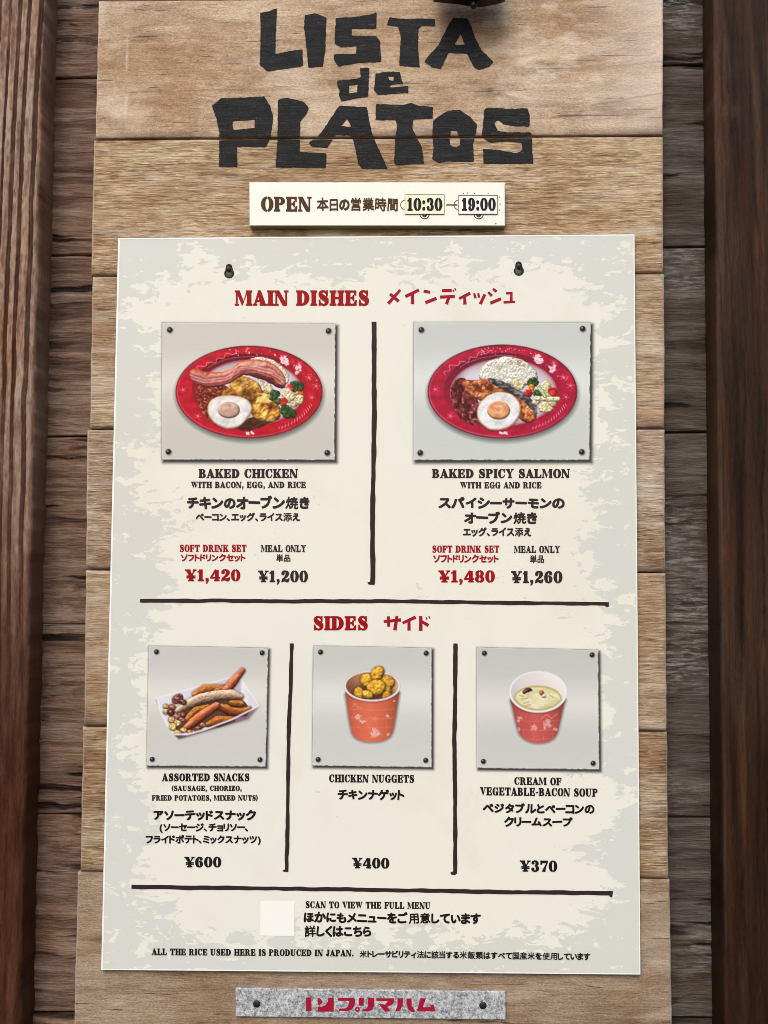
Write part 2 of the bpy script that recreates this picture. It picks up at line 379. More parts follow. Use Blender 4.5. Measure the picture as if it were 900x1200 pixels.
def right_x(X, Z, dl, dr, dt, db):
    w_ = X + .034 * (fbm(X * 7, Z * 3.6, 71, 3) - .5) + .006 * (fbm(X * 40, Z * 18, 73, 3) - .5)
    vein = np.zeros_like(X)
    for f_, wd, k_, sd in ((42, .11, .85, 75), (78, .10, .6, 85), (150, .12, .45, 95)):
        lv = (w_ * f_ + .5 * fbm(X * 12, Z * 5, sd + 3)) % 1.0
        br_ = .55 + .9 * (fbm(X * 260, Z * 160, sd + 5, 3) - .3)
        vein = np.maximum(vein, np.exp(-((lv - .5) / (wd * (.5 + fbm(X * 30, Z * 9, sd + 1)))) ** 2) * k_ * sm(.40, .58, fbm(X * 26, Z * 6, sd, 3)) * br_)
    post_sheen = np.exp(-((Z - .565) / .04) ** 2) * sm(.45, .8, fbm(X * 80, Z * 60, 79)) * np.exp(-dl / .02) * .6  # painted sheen at the top inner corner
    post_sheen = np.maximum(post_sheen, .22 * np.exp(-((dl - .0042) / .0014) ** 2) * sm(.25, .8, fbm(X * 5, Z * 14, 83, 5)))  # painted highlight line along the inner edge
    return {'vein': np.clip(vein, 0, 1), 'post_sheen': post_sheen, 'low': sm(.05, -.5, Z) * .6}
pc = [P(-120, -60, YP), P(54, -60, YP), P(22, 1260, YP), P(-150, 1260, YP)]
pL = thing('timber_post', 'brown weathered timber post with deep vertical grain ridges at the left edge', 'post', (-.45, YP, -.62), 'timber posts on both sides of the menu board')
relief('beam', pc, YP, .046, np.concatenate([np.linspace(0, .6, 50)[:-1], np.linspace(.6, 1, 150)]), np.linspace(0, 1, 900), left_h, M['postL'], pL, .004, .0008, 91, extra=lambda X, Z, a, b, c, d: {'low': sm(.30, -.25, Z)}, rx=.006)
pc = [P(834.5, -60, YP), P(1000, -60, YP), P(1010, 1260, YP), P(848, 1260, YP)]
pR = thing('timber_post', 'smooth dark brown timber post with black grain veins at the right edge', 'post', (.43, YP, -.62), 'timber posts on both sides of the menu board')
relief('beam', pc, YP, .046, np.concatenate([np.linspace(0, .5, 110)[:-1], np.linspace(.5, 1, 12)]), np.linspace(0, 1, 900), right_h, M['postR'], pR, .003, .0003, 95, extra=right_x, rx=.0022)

# ------------------------------------------------------------------ the pale plank board
YB = 0.006
board = thing('plank_sign_board', 'pale wooden sign board of eight horizontal planks lettered LISTA de PLATOS in black', 'sign board', (0, YB + .02, -.62))
bs = [(0.5, -5.0), (163.5, 159), (323.5, 320.5), (503, 502.5), (668, 671), (851.5, 857.5), (1022, 1030.5), (1212, 1225)]
ledge = [(115.5, 111.5), (110, 106.5), (108, 105), (102, 100.5), (100.5, 98), (97, 94), (91, 86)]
redge = [(777.5, 777), (777, 777.3), (778.5, 779), (779, 780), (780.5, 781.5), (782, 783.5), (785, 788)]
sawn = [.12, .95, .8, 1, .75, 1, .25]; tones = [.55, .05, .35, .75, .25, .15, .55]
plank_Y = []
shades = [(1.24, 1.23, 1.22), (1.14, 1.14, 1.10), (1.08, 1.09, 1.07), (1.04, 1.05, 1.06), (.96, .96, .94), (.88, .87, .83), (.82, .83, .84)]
for i in range(7):
    def sy(s, x): return s[0] + (s[1] - s[0]) * (x - 108) / 670.
    l0, l1 = ledge[i]; r0, r1 = redge[i]; g = .55
    Yi = YB + [0, .0012, .0004, .0014, .0002, .001, 0][i]; plank_Y.append(Yi)
    c4 = [P(l0, sy(bs[i], l0) + g, Yi), P(r0, sy(bs[i], r0) + g, Yi), P(r1, sy(bs[i + 1], r1) - g, Yi), P(l1, sy(bs[i + 1], l1) - g, Yi)]
    def hf(X, Z, i=i):
        wv = Z + .004 * (fbm(X * 8, Z * 12, 201 + i) - .5)
        if sawn[i] > .5: h = fbm(X * 12, wv * 260, 210 + i, 3)
        else: h = .5 * fbm(X * 14 + Z * 22, Z * 40, 220 + i, 5) + .5 * fbm(X * 90, Z * 90, 230 + i, 3)
        return .0007 * h, h
    def ex(X, Z, a, b, c, d, i=i):
        crk = np.zeros_like(X); pale = np.zeros_like(X)
        if i == 0:
            for (x0, y0, x1, y1, wd) in ((722, 78, 777, 72, .9), (738, 68, 768, 62, .6), (690, 124, 777, 109, .9), (735, 129, 775, 126, .5), (345, 118, 480, 96, .4)):
                A = P(x0, y0, Yi); B = P(x1, y1, Yi); t = np.clip((X - A[0]) / (B[0] - A[0]), 0, 1); zz = A[1] + (B[1] - A[1]) * t + .0012 * (fbm(X * 120, X * 0, 7 + x0) - .5)
                crk = np.maximum(crk, np.exp(-((Z - zz) / (wd * .001)) ** 2) * (X > A[0]) * (X < B[0]) * (.4 + .6 * t) * .9)
            pale = sm(.20, .36, X) * sm(.50, .58, Z + .06 * (fbm(X * 10, Z * 14, 5) - .5)) * .9  # sheen at the upper right painted in as paler wood
            pale = np.maximum(pale, sm(-.26, -.33, X) * .75 * sm(.3, .6, fbm(X * 12, Z * 5, 15)))
            pale = np.maximum(pale, .8 * np.exp(-((X + .292 + .004 * (fbm(X * 0, Z * 30, 9) - .5)) / .0016) ** 2) * sm(.4, .6, fbm(X * 3, Z * 40, 25)))
            pale = np.maximum(pale, sm(.52, .78, fbm(X * 40, Z * 90, 35, 5)) * sm(.02, .2, X) * .7)
        else:
            pale = sm(.55, .8, fbm(X * 16, Z * 110, 45 + i, 5)) * .5
        if i == 6:
            e_ = Z + .55 * (X + .36) + .05 * (fbm(X * 30, Z * 30, 55) - .5)
            pale = sm(-.535, -.541, e_) * (X < -.18) * .55
            crk = np.exp(-((e_ + .538) / .006) ** 2) * (X < -.18) * .35
        return {'crk': crk, 'pale': pale}
    fine_ = i in (0, 6)
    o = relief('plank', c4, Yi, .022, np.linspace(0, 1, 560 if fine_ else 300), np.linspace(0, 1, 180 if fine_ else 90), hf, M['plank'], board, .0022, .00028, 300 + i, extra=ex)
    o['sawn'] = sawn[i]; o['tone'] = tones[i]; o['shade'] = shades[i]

# ------------------------------------------------------------------ polygon helpers
def chaikin(p, n=1):
    p = np.asarray(p, float)
    for _ in range(n):
        q = np.roll(p, -1, 0); p = np.stack([p * .75 + q * .25, p * .25 + q * .75], 1).reshape(-1, 2)
    return p
def densify(p, step):
    out = []
    for a, b in zip(p, np.roll(p, -1, 0)):
        k = max(1, int(np.hypot(*(b - a)) / step))
        for j in range(k): out.append(a + (b - a) * j / k)
    return np.array(out)
def clip_half(poly, f):
    out = []; n = len(poly)
    for i in range(n):
        a, b = poly[i], poly[(i + 1) % n]; fa, fb = f(a), f(b)
        if fa >= 0: out.append(a)
        if (fa >= 0) != (fb >= 0): t = fa / (fa - fb); out.append(a + (b - a) * t)
    return out
def fill_loops(loops):
    """triangulate outer loop + holes (even-odd) -> verts, tris"""
    vs = []; cons = []
    for L in loops:
        k = len(vs); vs += [Vector((float(a), float(b))) for a, b in L]; cons.append(list(range(k, k + len(L))))
    ov, oe, of, *_ = delaunay_2d_cdt(vs, [], cons, 0, 1e-7)
    V = np.array([(v.x, v.y) for v in ov]); F = []
    for f in of:
        c = V[list(f)].mean(0); n = 0
        for L in loops:
            L = np.asarray(L); x, y = c; a = L; b = np.roll(L, -1, 0)
            cr = ((a[:, 1] > y) != (b[:, 1] > y)) & (x < (b[:, 0] - a[:, 0]) * (y - a[:, 1]) / (b[:, 1] - a[:, 1] + 1e-30) + a[:, 0])
            n += cr.sum()
        if n % 2: F.append(list(f))
    return V, F
class Ink:
    """collects flat shapes in photo measurements and lays them as one print layer on a plane"""
    def __init__(s, Y): s.Y = Y; s.V = []; s.F = []; s.k = 0
    def poly(s, pts, lift=None):
        e = (s.k % 7) * 2.5e-5 if lift is None else lift; s.k += 1
        x, z = at(np.array(pts)[:, 0], np.array(pts)[:, 1], s.Y); b = len(s.V)
        ar = np.sum(x * np.roll(z, -1) - np.roll(x, -1) * z)
        s.V += [(a, s.Y - e, c) for a, c in zip(x, z)]; f = list(range(b, b + len(x)))
        s.F.append(f if ar > 0 else f[::-1])
    def tris(s, pts, F, lift=0):
        x, z = at(pts[:, 0], pts[:, 1], s.Y); b = len(s.V)
        s.V += [(a, s.Y - lift, c) for a, c in zip(x, z)]
        for f in F:
            q = [np.array((x[k], z[k])) for k in f[:3]]
            ar = np.cross(q[1] - q[0], q[2] - q[0]); g = [b + k for k in f]
            s.F.append(g if ar > 0 else g[::-1])
    def bar(s, x0, y0, x1, y1, w, w2=None):
        d = np.array([x1 - x0, y1 - y0], float); L = np.hypot(*d); n = np.array([-d[1], d[0]]) / L; w2 = w if w2 is None else w2
        a = np.array([x0, y0]); b = np.array([x1, y1]); s.poly([a + n * w / 2, b + n * w2 / 2, b - n * w2 / 2, a - n * w / 2])
    def build(s, name, mat, parent, label=None):
        return mesh(name, s.V, s.F, mat, parent, label=label)

# ------------------------------------------------------------------ LISTA de PLATOS
A1 = lambda p: [(240 + x / 4.5, y / 4.5) for x, y in p]
A2 = lambda p: [(430 + x / 4.5, y / 4.5) for x, y in p]
letters = [
 (A1([(292,68),(335,60),(380,43),(376,150),(372,285),(440,270),(516,260),(518,348),(420,362),(330,376),(290,345),(294,200)]), []),
 (A1([(528,78),(585,70),(642,92),(636,265),(622,352),(545,356),(540,290),(530,200),(522,140)]), []),
 (A1([(690,95),(800,88),(850,80),(907,65),(905,150),(775,150),(775,187),(905,190),(923,215),(931,325),(800,333),(705,350),(680,318),(682,285),(795,284),(800,243),(722,249),(684,232)]), []),
 (A2([(120,90),(180,98),(300,97),(360,100),(358,137),(290,135),(272,150),(270,250),(278,355),(205,350),(170,345),(178,200),(165,140),(103,132)]), []),
 (A2([(455,93),(530,97),(552,140),(570,200),(605,265),(668,325),(645,352),(595,368),(565,355),(530,285),(505,280),(430,280),(390,362),(345,355),(303,325),(330,290),(375,240),(430,130)]), [A2([(493,180),(517,235),(462,235)])]),
 (A1([(818,357),(868,357),(862,510),(800,517),(722,533),(708,505),(710,480),(697,450),(698,425),(800,415),(822,405)]), [A1([(762,450),(805,446),(803,485),(762,492)])]),
 (A2([(45,388),(110,378),(172,378),(190,440),(125,445),(122,460),(220,453),(218,488),(150,493),(60,502),(38,480),(40,430)]), [A2([(110,403),(140,403),(140,428),(118,420)])]),
 (A1([(38,558),(85,517),(180,515),(315,508),(345,560),(362,620),(345,730),(322,775),(170,772),(172,880),(75,880),(77,700),(65,640)]), [A1([(145,638),(262,630),(262,675),(152,685)])]),
 (A1([(385,525),(435,515),(520,535),(548,565),(540,595),(505,640),(500,800),(642,808),(638,885),(372,882),(383,740)]), []),
 (A1([(708,557),(855,565),(878,690),(905,760),(965,890),(830,892),(808,862),(785,745),(768,712),(692,712),(645,780),(560,772),(548,752),(600,715),(640,660)]), [A1([(750,627),(772,668),(717,665)])]),
 (A2([(48,548),(140,552),(190,553),(235,543),(280,558),(350,563),(346,625),(245,628),(240,680),(262,720),(290,780),(302,865),(240,865),(160,870),(143,860),(148,740),(160,660),(150,632),(45,632)]), []),
 (A2([(348,640),(380,610),(430,583),(490,580),(540,612),(580,655),(575,700),(560,760),(565,852),(510,852),(420,850),(375,858),(343,840),(352,780),(345,720)]), [A2([(442,688),(475,690),(490,735),(492,765),(470,778),(440,765),(438,740)])]),
 (A2([(620,575),(650,567),(750,573),(845,570),(858,600),(858,665),(790,665),(720,655),(690,632),(672,650),(690,690),(740,697),(865,698),(872,740),(872,800),(880,862),(615,862),(612,785),(680,788),(790,808),(820,790),(815,750),(740,745),(650,752),(605,725),(612,650)]), []),
]
def seam_y(x): return bs[1][0] + (bs[1][1] - bs[1][0]) * (x - 108) / 670.
for k, (outer, holes) in enumerate(letters):
    loops = []
    for j, L in enumerate([outer] + holes):
        q = densify(np.array(L), 1.6); q = chaikin(q, 1)[::2] if j == 0 else q
        q = q + np.stack([(fbm(q[:, 0] * .55, q[:, 1] * .55, 400 + k) - .5), (fbm(q[:, 0] * .55, q[:, 1] * .55, 440 + k) - .5)], 1) * 1.5
        loops.append(q)
    VV = []; FF = []
    for side, Yp in ((1, plank_Y[0]), (-1, plank_Y[1])):
        cl = [clip_half(list(L), lambda p: side * (seam_y(p[0]) - p[1]) - 1.9) for L in loops]
        cl = [np.array(c) for c in cl if len(c) > 2]
        if not cl: continue
        ink = Ink(Yp - .00092); v2, f2 = fill_loops(cl); ink.tris(v2, f2)
        b = len(VV); VV += ink.V; FF += [[b + a for a in f] for f in ink.F]
    mesh('painted_letter', VV, FF, M['paint'], board)
    # the paint picks up its plank's sawn look
    COL.objects[-1]['sawn'] = .6; COL.objects[-1]['tone'] = .3

# ------------------------------------------------------------------ stencil slab alphabet (cap height 1, baseline 0)
def arc(cx, cy, rx, ry, ix, iy, a0, a1, n=14, sh=0):
    a = np.radians(np.linspace(a0, a1, n))
    o = np.stack([cx + rx * np.cos(a), cy + ry * np.sin(a)], 1); i = np.stack([cx + sh + ix * np.cos(a[::-1]), cy + iy * np.sin(a[::-1])], 1)
    return np.concatenate([o, i])
def stem(x, w=.27, s=.08, y0=0, y1=1, top=True, bot=True):
    p = []
    p += [(x - s, y0), (x + w + s, y0), (x + w + s, y0 + .07), (x + w, y0 + .12)] if bot else [(x, y0), (x + w, y0)]
    p += [(x + w, y1 - .12), (x + w + s, y1 - .07), (x + w + s, y1), (x - s, y1), (x - s, y1 - .07), (x, y1 - .12)] if top else [(x + w, y1), (x, y1)]
    if bot: p += [(x, y0 + .12), (x - s, y0 + .07)]
    return p
def box(x0, y0, x1, y1): return [(x0, y0), (x1, y0), (x1, y1), (x0, y1)]
def foot(xc, y, w=.34, h=.07): return box(xc - w / 2, y, xc + w / 2, y + h)
G = {}
G['I'] = (.43, [stem(.08)])
G['H'] = (1.0, [stem(.08), stem(.65), box(.40, .46, .60, .55)])
G['N'] = (.98, [box(.08, .07, .15, .93), foot(.12, 0, .26), [(0, 1), (.30, 1), (.86, .02), (.80, -.02), (.60, 0), (.12, .84), (0, .93)], box(.79, .10, .86, .93), foot(.83, .93, .26)])
G['M'] = (1.22, [box(.08, .07, .15, .93), foot(.11, 0, .24), [(0, 1), (.30, 1), (.60, .22), (.50, 0), (.14, .88), (0, .93)], [(.62, .26), (.84, .93), (.88, 1), (.86, .9), (.60, .2)], stem(.88, .26, .06)])
G['A'] = (.94, [[(.08, .06), (.17, .06), (.43, .86), (.37, 1)], [(.36, 1), (.52, 1), (.88, .06), (.54, .06), (.40, .62)], foot(.12, 0, .27), foot(.72, 0, .46), box(.22, .26, .48, .34)])
G['V'] = (.92, [[(.06, .95), (.38, .95), (.56, .3), (.46, -.02)], [(.50, -.02), (.58, .22), (.82, .95), (.74, .95)], foot(.22, .93, .46), foot(.78, .93, .26)])
G['W'] = (1.3, [[(.06, .95), (.34, .95), (.46, .3), (.38, -.02)], [(.40, 0), (.47, .22), (.62, .72), (.56, .72)], [(.48, .95), (.76, .95), (.94, .3), (.84, -.02)], [(.88, -.02), (.95, .22), (1.18, .95), (1.11, .95)], foot(.20, .93, .42), foot(.62, .93, .36), foot(1.15, .93, .25)])
G['X'] = (.94, [[(.06, .95), (.42, .95), (.88, .05), (.52, .05)], [(.10, .05), (.18, .05), (.44, .42), (.38, .46)], [(.54, .6), (.60, .56), (.84, .95), (.75, .95)], foot(.22, .93, .42), foot(.78, .93, .26), foot(.14, 0, .26), foot(.72, 0, .42)])
G['Y'] = (.90, [[(.05, .95), (.38, .95), (.56, .5), (.56, .40), (.34, .40), (.34, .46)], [(.57, .52), (.80, .95), (.72, .95), (.56, .62)], box(.34, .05, .58, .41), foot(.46, 0, .42), foot(.2, .93, .44), foot(.77, .93, .26)])
G['K'] = (.98, [stem(.08), [(.40, .44), (.47, .38), (.80, .93), (.70, .93)], [(.44, .60), (.56, .70), (.92, .06), (.58, .06)], foot(.78, .93, .3), foot(.75, 0, .44)])
G['Z'] = (.80, [[(.04, .05), (.04, 0), (.40, 0), (.74, .95), (.70, 1), (.36, 1)], box(.42, 0, .74, .08), [(.74, 0), (.74, .30), (.68, .30), (.60, .08)], box(.08, .92, .36, 1), [(.06, 1), (.06, .72), (.12, .72), (.18, .92)]])
G['L'] = (.84, [stem(.08), box(.43, 0, .78, .08), [(.80, 0), (.80, .36), (.74, .36), (.60, .08), (.60, 0)]])
G['E'] = (.86, [stem(.08), box(.43, 0, .78, .08), [(.80, 0), (.82, .32), (.76, .32), (.62, .08), (.62, 0)], box(.43, .92, .76, 1), [(.62, 1), (.78, 1), (.78, .70), (.73, .70), (.62, .92)], [(.43, .46), (.52, .46), (.60, .32), (.64, .32), (.64, .70), (.60, .70), (.52, .55), (.43, .55)]])
G['F'] = (.82, [stem(.08), box(.43, .92, .76, 1), [(.62, 1), (.78, 1), (.78, .68), (.73, .68), (.62, .92)], [(.43, .46), (.52, .46), (.60, .32), (.64, .32), (.64, .70), (.60, .70), (.52, .55), (.43, .55)]])
G['T'] = (.88, [stem(.30, .27, .08, top=False), box(.30, .88, .57, 1), box(.04, .92, .28, 1), [(.02, 1), (.02, .66), (.07, .66), (.16, .92), (.16, 1)], box(.59, .92, .84, 1), [(.86, 1), (.86, .66), (.81, .66), (.72, .92), (.72, 1)]])
G['D'] = (.94, [stem(.08, .27, .08), arc(.40, .5, .50, .5, .20, .41, -88, 88)])
G['P'] = (.84, [stem(.08, .27, .08), arc(.42, .73, .38, .27, .13, .19, -88, 88)])
G['B'] = (.88, [stem(.08, .27, .08), arc(.42, .75, .33, .25, .10, .175, -88, 84), arc(.42, .26, .40, .265, .14, .18, -84, 88)])
G['R'] = (.98, [stem(.08, .27, .08), arc(.42, .74, .36, .26, .12, .18, -88, 88), [(.46, .47), (.62, .47), (.74, .40), (.78, .16), (.84, .06), (.96, .08), (.96, .02), (.84, -.02), (.66, 0), (.56, .10), (.54, .34)]])
G['O'] = (.92, [arc(.45, .5, .43, .52, .16, .44, 96, 264), arc(.49, .5, .43, .52, .16, .44, -84, 84)])
G['C'] = (.86, [arc(.45, .5, .43, .52, .16, .44, 96, 264), arc(.49, .5, .34, .52, .26, .44, 20, 84), arc(.49, .5, .34, .52, .27, .44, -84, -22), [(.74, 1.0), (.80, 1.0), (.80, .62), (.75, .62), (.66, .82)]])
G['G'] = (.96, [arc(.45, .5, .43, .52, .16, .44, 96, 264), arc(.49, .5, .34, .52, .26, .44, 20, 84), arc(.49, .5, .20, .52, .14, .44, -84, -40), [(.76, 1.0), (.82, 1.0), (.82, .62), (.77, .62), (.66, .82)], box(.60, .0, .84, .42), foot(.72, .40, .42)])
G['U'] = (.96, [[(.08, .93), (.08, .34), (.16, .08), (.40, -.02), (.40, .06), (.35, .2), (.35, .93)], foot(.21, .93, .42), arc(.44, .32, .34, .34, .27, .26, -85, 0), box(.71, .32, .78, .93), foot(.75, .93, .28)])
G['J'] = (.66, [[(.28, .93), (.28, .2), (.24, .08), (.16, .04), (.2, -.02), (.36, -.01), (.50, .12), (.55, .3), (.55, .93)], foot(.42, .93, .42), arc(.14, .2, .13, .13, .0, .0, 0, 360)])
G['S'] = (.78, [[(.10, .62), (.06, .76), (.12, .92), (.26, 1.01), (.38, 1.02), (.38, .94), (.30, .90), (.28, .80), (.40, .70), (.62, .58), (.74, .42), (.75, .24), (.68, .08), (.52, -.01), (.42, -.02), (.42, .06), (.50, .10), (.52, .22), (.42, .32), (.22, .44)], [(.42, 1.02), (.56, .97), (.64, 1.01), (.68, 1.01), (.68, .66), (.63, .66), (.56, .84), (.42, .94)], [(.38, -.02), (.24, .03), (.14, -.01), (.08, -.01), (.08, .36), (.13, .36), (.20, .16), (.38, .06)]])
G['0'] = (.74, [arc(.36, .5, .34, .52, .10, .44, 97, 263, 12), arc(.40, .5, .34, .52, .10, .44, -83, 83, 12)])
G['1'] = (.56, [stem(.18, .24, .11, top=False), [(.18, .88), (.42, .88), (.42, 1), (.36, 1), (.06, .84), (.06, .78), (.18, .80)]])
G['2'] = (.74, [[(.06, .70), (.08, .88), (.20, 1.0), (.34, 1.02), (.34, .94), (.27, .88), (.30, .74), (.22, .64), (.12, .64)], [(.38, 1.02), (.58, .98), (.70, .84), (.69, .66), (.56, .46), (.32, .30), (.16, .20), (.08, .10), (.07, .16), (.14, .28), (.30, .42), (.40, .56), (.43, .72), (.42, .90), (.38, .94)], [(.06, 0), (.10, 0), (.24, .07), (.34, .07), (.50, -.02), (.62, -.01), (.71, .10), (.73, .30), (.67, .30), (.60, .22), (.46, .20), (.28, .23), (.14, .19), (.06, .08)]])
G['3'] = (.72, [arc(.36, .75, .30, .27, .07, .19, -80, 86, 10), arc(.36, .27, .34, .29, .10, .21, -86, 80, 10), [(.32, 1.02), (.12, .94), (.06, .78), (.16, .66), (.28, .74), (.26, .90), (.32, .94)], [(.32, -.02), (.10, .06), (.04, .24), (.16, .36), (.28, .26), (.26, .10), (.32, .06)]])
G['4'] = (.78, [[(.02, .24), (.02, .32), (.40, 1.0), (.46, 1.0), (.46, .92), (.14, .33), (.38, .33), (.38, .24)], stem(.42, .24, .08, 0, .96, top=False), box(.68, .24, .76, .33)])
G['5'] = (.72, [[(.10, 1), (.10, .50), (.16, .50), (.18, .80), (.62, .80), (.66, 1)], arc(.36, .30, .33, .32, .09, .24, -86, 110, 12), [(.32, -.02), (.10, .04), (.04, .20), (.16, .34), (.28, .24), (.26, .10), (.32, .06)]])
G['6'] = (.74, [[(.34, -.02), (.14, .06), (.03, .3), (.03, .6), (.14, .88), (.34, 1.02), (.34, .94), (.28, .7), (.28, .3), (.34, .06)], arc(.38, .30, .32, .32, .08, .24, -86, 90, 12), [(.38, 1.02), (.58, .98), (.68, .84), (.62, .70), (.48, .70), (.44, .84), (.38, .94)]])
G['7'] = (.70, [[(.06, 1), (.06, .64), (.12, .64), (.22, .82), (.60, .80), (.20, .02), (.46, -.02), (.50, .36), (.68, .84), (.68, 1)]])
G['8'] = (.74, [arc(.35, .75, .29, .27, .08, .19, 97, 263, 10), arc(.39, .75, .29, .27, .08, .19, -83, 83, 10), arc(.35, .26, .33, .28, .10, .20, 97, 263, 10), arc(.39, .26, .33, .28, .10, .20, -83, 83, 10)])
G['9'] = (.74, [[(1 - .26 - x, 1 - y) for x, y in p] for p in G['6'][1]])
G[','] = (.34, [[(.06, .20), (.14, .24), (.26, .20), (.28, .04), (.18, -.18), (.08, -.22), (.08, -.17), (.16, -.06), (.16, 0), (.08, .02)]])
G['.'] = (.34, [arc(.17, .12, .12, .13, 0, 0, 0, 360, 9)[:9]])
G[':'] = (.36, [arc(.18, .14, .12, .13, 0, 0, 0, 330, 9)[:9], arc(.18, .68, .12, .13, 0, 0, 0, 330, 9)[:9]])
G['-'] = (.44, [box(.06, .36, .38, .48)])
G['('] = (.40, [[(.34, 1.12), (.18, .92), (.08, .6), (.08, .34), (.18, .04), (.34, -.16), (.36, -.10), (.30, .2), (.28, .46), (.30, .76), (.36, 1.06)]])
G[')'] = (.40, [[(.38 - x, y) for x, y in G['('][1][0]]])
G['\u00a5'] = (.86, [[(.03, .95), (.34, .95), (.54, .5), (.54, .40), (.32, .40), (.32, .46)], [(.55, .52), (.78, .95), (.70, .95), (.54, .62)], box(.32, .05, .56, .41), foot(.44, 0, .44), foot(.18, .93, .40), foot(.75, .93, .24), box(.10, .40, .30, .46), box(.58, .40, .78, .46), box(.10, .25, .30, .31), box(.58, .25, .78, .31)])
G[' '] = (.42, [])
SP = .09
def fatten(p, e):
    p = np.asarray(p, float); p = p[np.hypot(*(p - np.roll(p, 1, 0)).T) > 1e-6]
    a = p - np.roll(p, 1, 0); b = np.roll(p, -1, 0) - p; a /= np.hypot(*a.T)[:, None]; b /= np.hypot(*b.T)[:, None]
    ar = np.sum(p[:, 0] * np.roll(p[:, 1], -1) - np.roll(p[:, 0], -1) * p[:, 1]); s_ = 1 if ar > 0 else -1
    na = np.stack([a[:, 1], -a[:, 0]], 1) * s_; nb = np.stack([b[:, 1], -b[:, 0]], 1) * s_; m = na + nb; L = np.hypot(*m.T)[:, None] + 1e-9
    m = m / L; c = np.maximum(.6, (m * na).sum(1))[:, None]
    return p + m * e / c
for _k in G: G[_k] = (G[_k][0], [fatten(p, .034) for p in G[_k][1]])
def stencil(ink, text, x0, x1, yt, yb, dy=0.0):
    """text fitted between x0..x1, caps from yt (top) to yb (baseline) at the left; dy = rise of the line to the right"""
    tot = sum(G[c][0] + SP for c in text) - SP; k = (x1 - x0) / tot; h = yb - yt; cx = 0
    for c in text:
        wd, polys = G[c]
        for p in polys:
            q = [(x0 + (cx + a) * k, yb - b * h + dy * ((cx + a) / tot)) for a, b in p]
            ink.poly(q)
        cx += wd + SP

# ------------------------------------------------------------------ Japanese print: glyph outlines from Blender's own built-in font
_cj = {}
def cjk(ch, off):
    if (ch, off) in _cj: return _cj[(ch, off)]
    c = bpy.data.curves.new('glyph', 'FONT'); c.body = ch; c.resolution_u = 3; c.offset = off; c.fill_mode = 'FRONT'
    o = bpy.data.objects.new('glyph', c); COL.objects.link(o)
    dg = bpy.context.evaluated_depsgraph_get(); m = bpy.data.meshes.new_from_object(o.evaluated_get(dg))
    V = np.array([v.co[:2] for v in m.vertices]) if len(m.vertices) else np.zeros((0, 2)); F = [list(p.vertices) for p in m.polygons]
    bpy.data.objects.remove(o); bpy.data.curves.remove(c); bpy.data.meshes.remove(m)
    _cj[(ch, off)] = (V, F); return V, F
_r = random.Random(7)
def japanese(ink, text, x0, x1, yt, yb, dy=0.0, bold=.036, jit=1.0):
    items = []; cx = 0
    for ch in text:
        V, F = cjk(ch, 0.0)
        mn, mx = V.min(0), V.max(0); wd = mx[0] - mn[0]
        adv = {'、': .46, 'ー': .86, '(': .42, ')': .42}.get(ch, max(.60, wd + .13))
        rot = math.radians(_r.uniform(-4, 4)) * jit; s = 1 + _r.uniform(-.06, .06) * jit
        ca, sa = math.cos(rot), math.sin(rot); c = (mn + mx) / 2
        q = V - c; q = np.stack([q[:, 0] * ca - q[:, 1] * sa, q[:, 0] * sa + q[:, 1] * ca], 1) * s
        # slightly splayed, hand-cut look
        q[:, 0] *= 1 + .10 * jit * np.clip(-q[:, 1], -.5, .5)
        yc = c[1] + _r.uniform(-.02, .02) * jit
        items.append((q, F, (.55 if 0x4e00 <= ord(ch) < 0xa000 else 1.0) * bold, cx + adv / 2 - (.08 if ch == '、' else 0) + (0), yc)); cx += adv
    tot = cx; k = (x1 - x0) / tot; h = (yb - yt) / .92
    for q, F, br_, c0, yc in items:
        for j in range(7):
            ox, oy = (0, 0) if j == 6 else (br_ * math.cos(j * math.pi / 3 + .4), br_ * math.sin(j * math.pi / 3 + .4))
            pts = np.stack([x0 + (c0 + q[:, 0] + ox) * k, yb - (yc + q[:, 1] + oy + .06) * h + dy * c0 / tot], 1)
            ink.tris(pts, F, lift=j * 1.6e-5)

# ------------------------------------------------------------------ the menu panel
YM = -0.0005; PT = .0035          # the plane the camera was solved on is Y=0
YT = YM - .00035
menu = thing('menu_panel', 'large cream laminated menu panel with red headings and five dish pictures fixed by two screws', 'menu', (0, YM, -.41))
def ringpts(cx, cy, r, n=20, sy_=1.0): return [(cx + r * math.cos(a), cy + sy_ * r * math.sin(a)) for a in np.linspace(0, 2 * math.pi, n, endpoint=False)]
screws = [(268, 318), (607.5, 315)]
outl = np.array([(138.5, 279), (743.5, 274.5), (750.5, 1142), (118.5, 1136.5)])
def pear(x, y):
    up = [(x + .3 + 3.9 * math.cos(a), y - 4.8 + 3.9 * math.sin(a)) for a in np.radians(np.linspace(190, 350, 9))]
    lo = [(x + .6 + 6.0 * math.cos(a), y + 2.6 + 5.8 * math.sin(a)) for a in np.radians(np.linspace(-40, 220, 14))]
    return up + lo
holes = [np.array(pear(x, y)) for x, y in screws]
def sdf_poly(px, py, poly):
    """signed distance, positive outside"""
    A = np.asarray(poly, float); B = np.roll(A, -1, 0); d = np.full(px.shape, 1e18); ins = np.zeros(px.shape, bool)
    for a, b in zip(A, B):
        e = b - a; wx = px - a[0]; wy = py - a[1]
        t = np.clip((wx * e[0] + wy * e[1]) / (e @ e + 1e-12), 0, 1)
        d = np.minimum(d, (wx - e[0] * t) ** 2 + (wy - e[1] * t) ** 2)
        c = ((a[1] > py) != (b[1] > py)) & (px < (e[0]) * (py - a[1]) / (e[1] if e[1] else 1e-9) + a[0]); ins ^= c
    d = np.sqrt(d); return np.where(ins, -d, d)
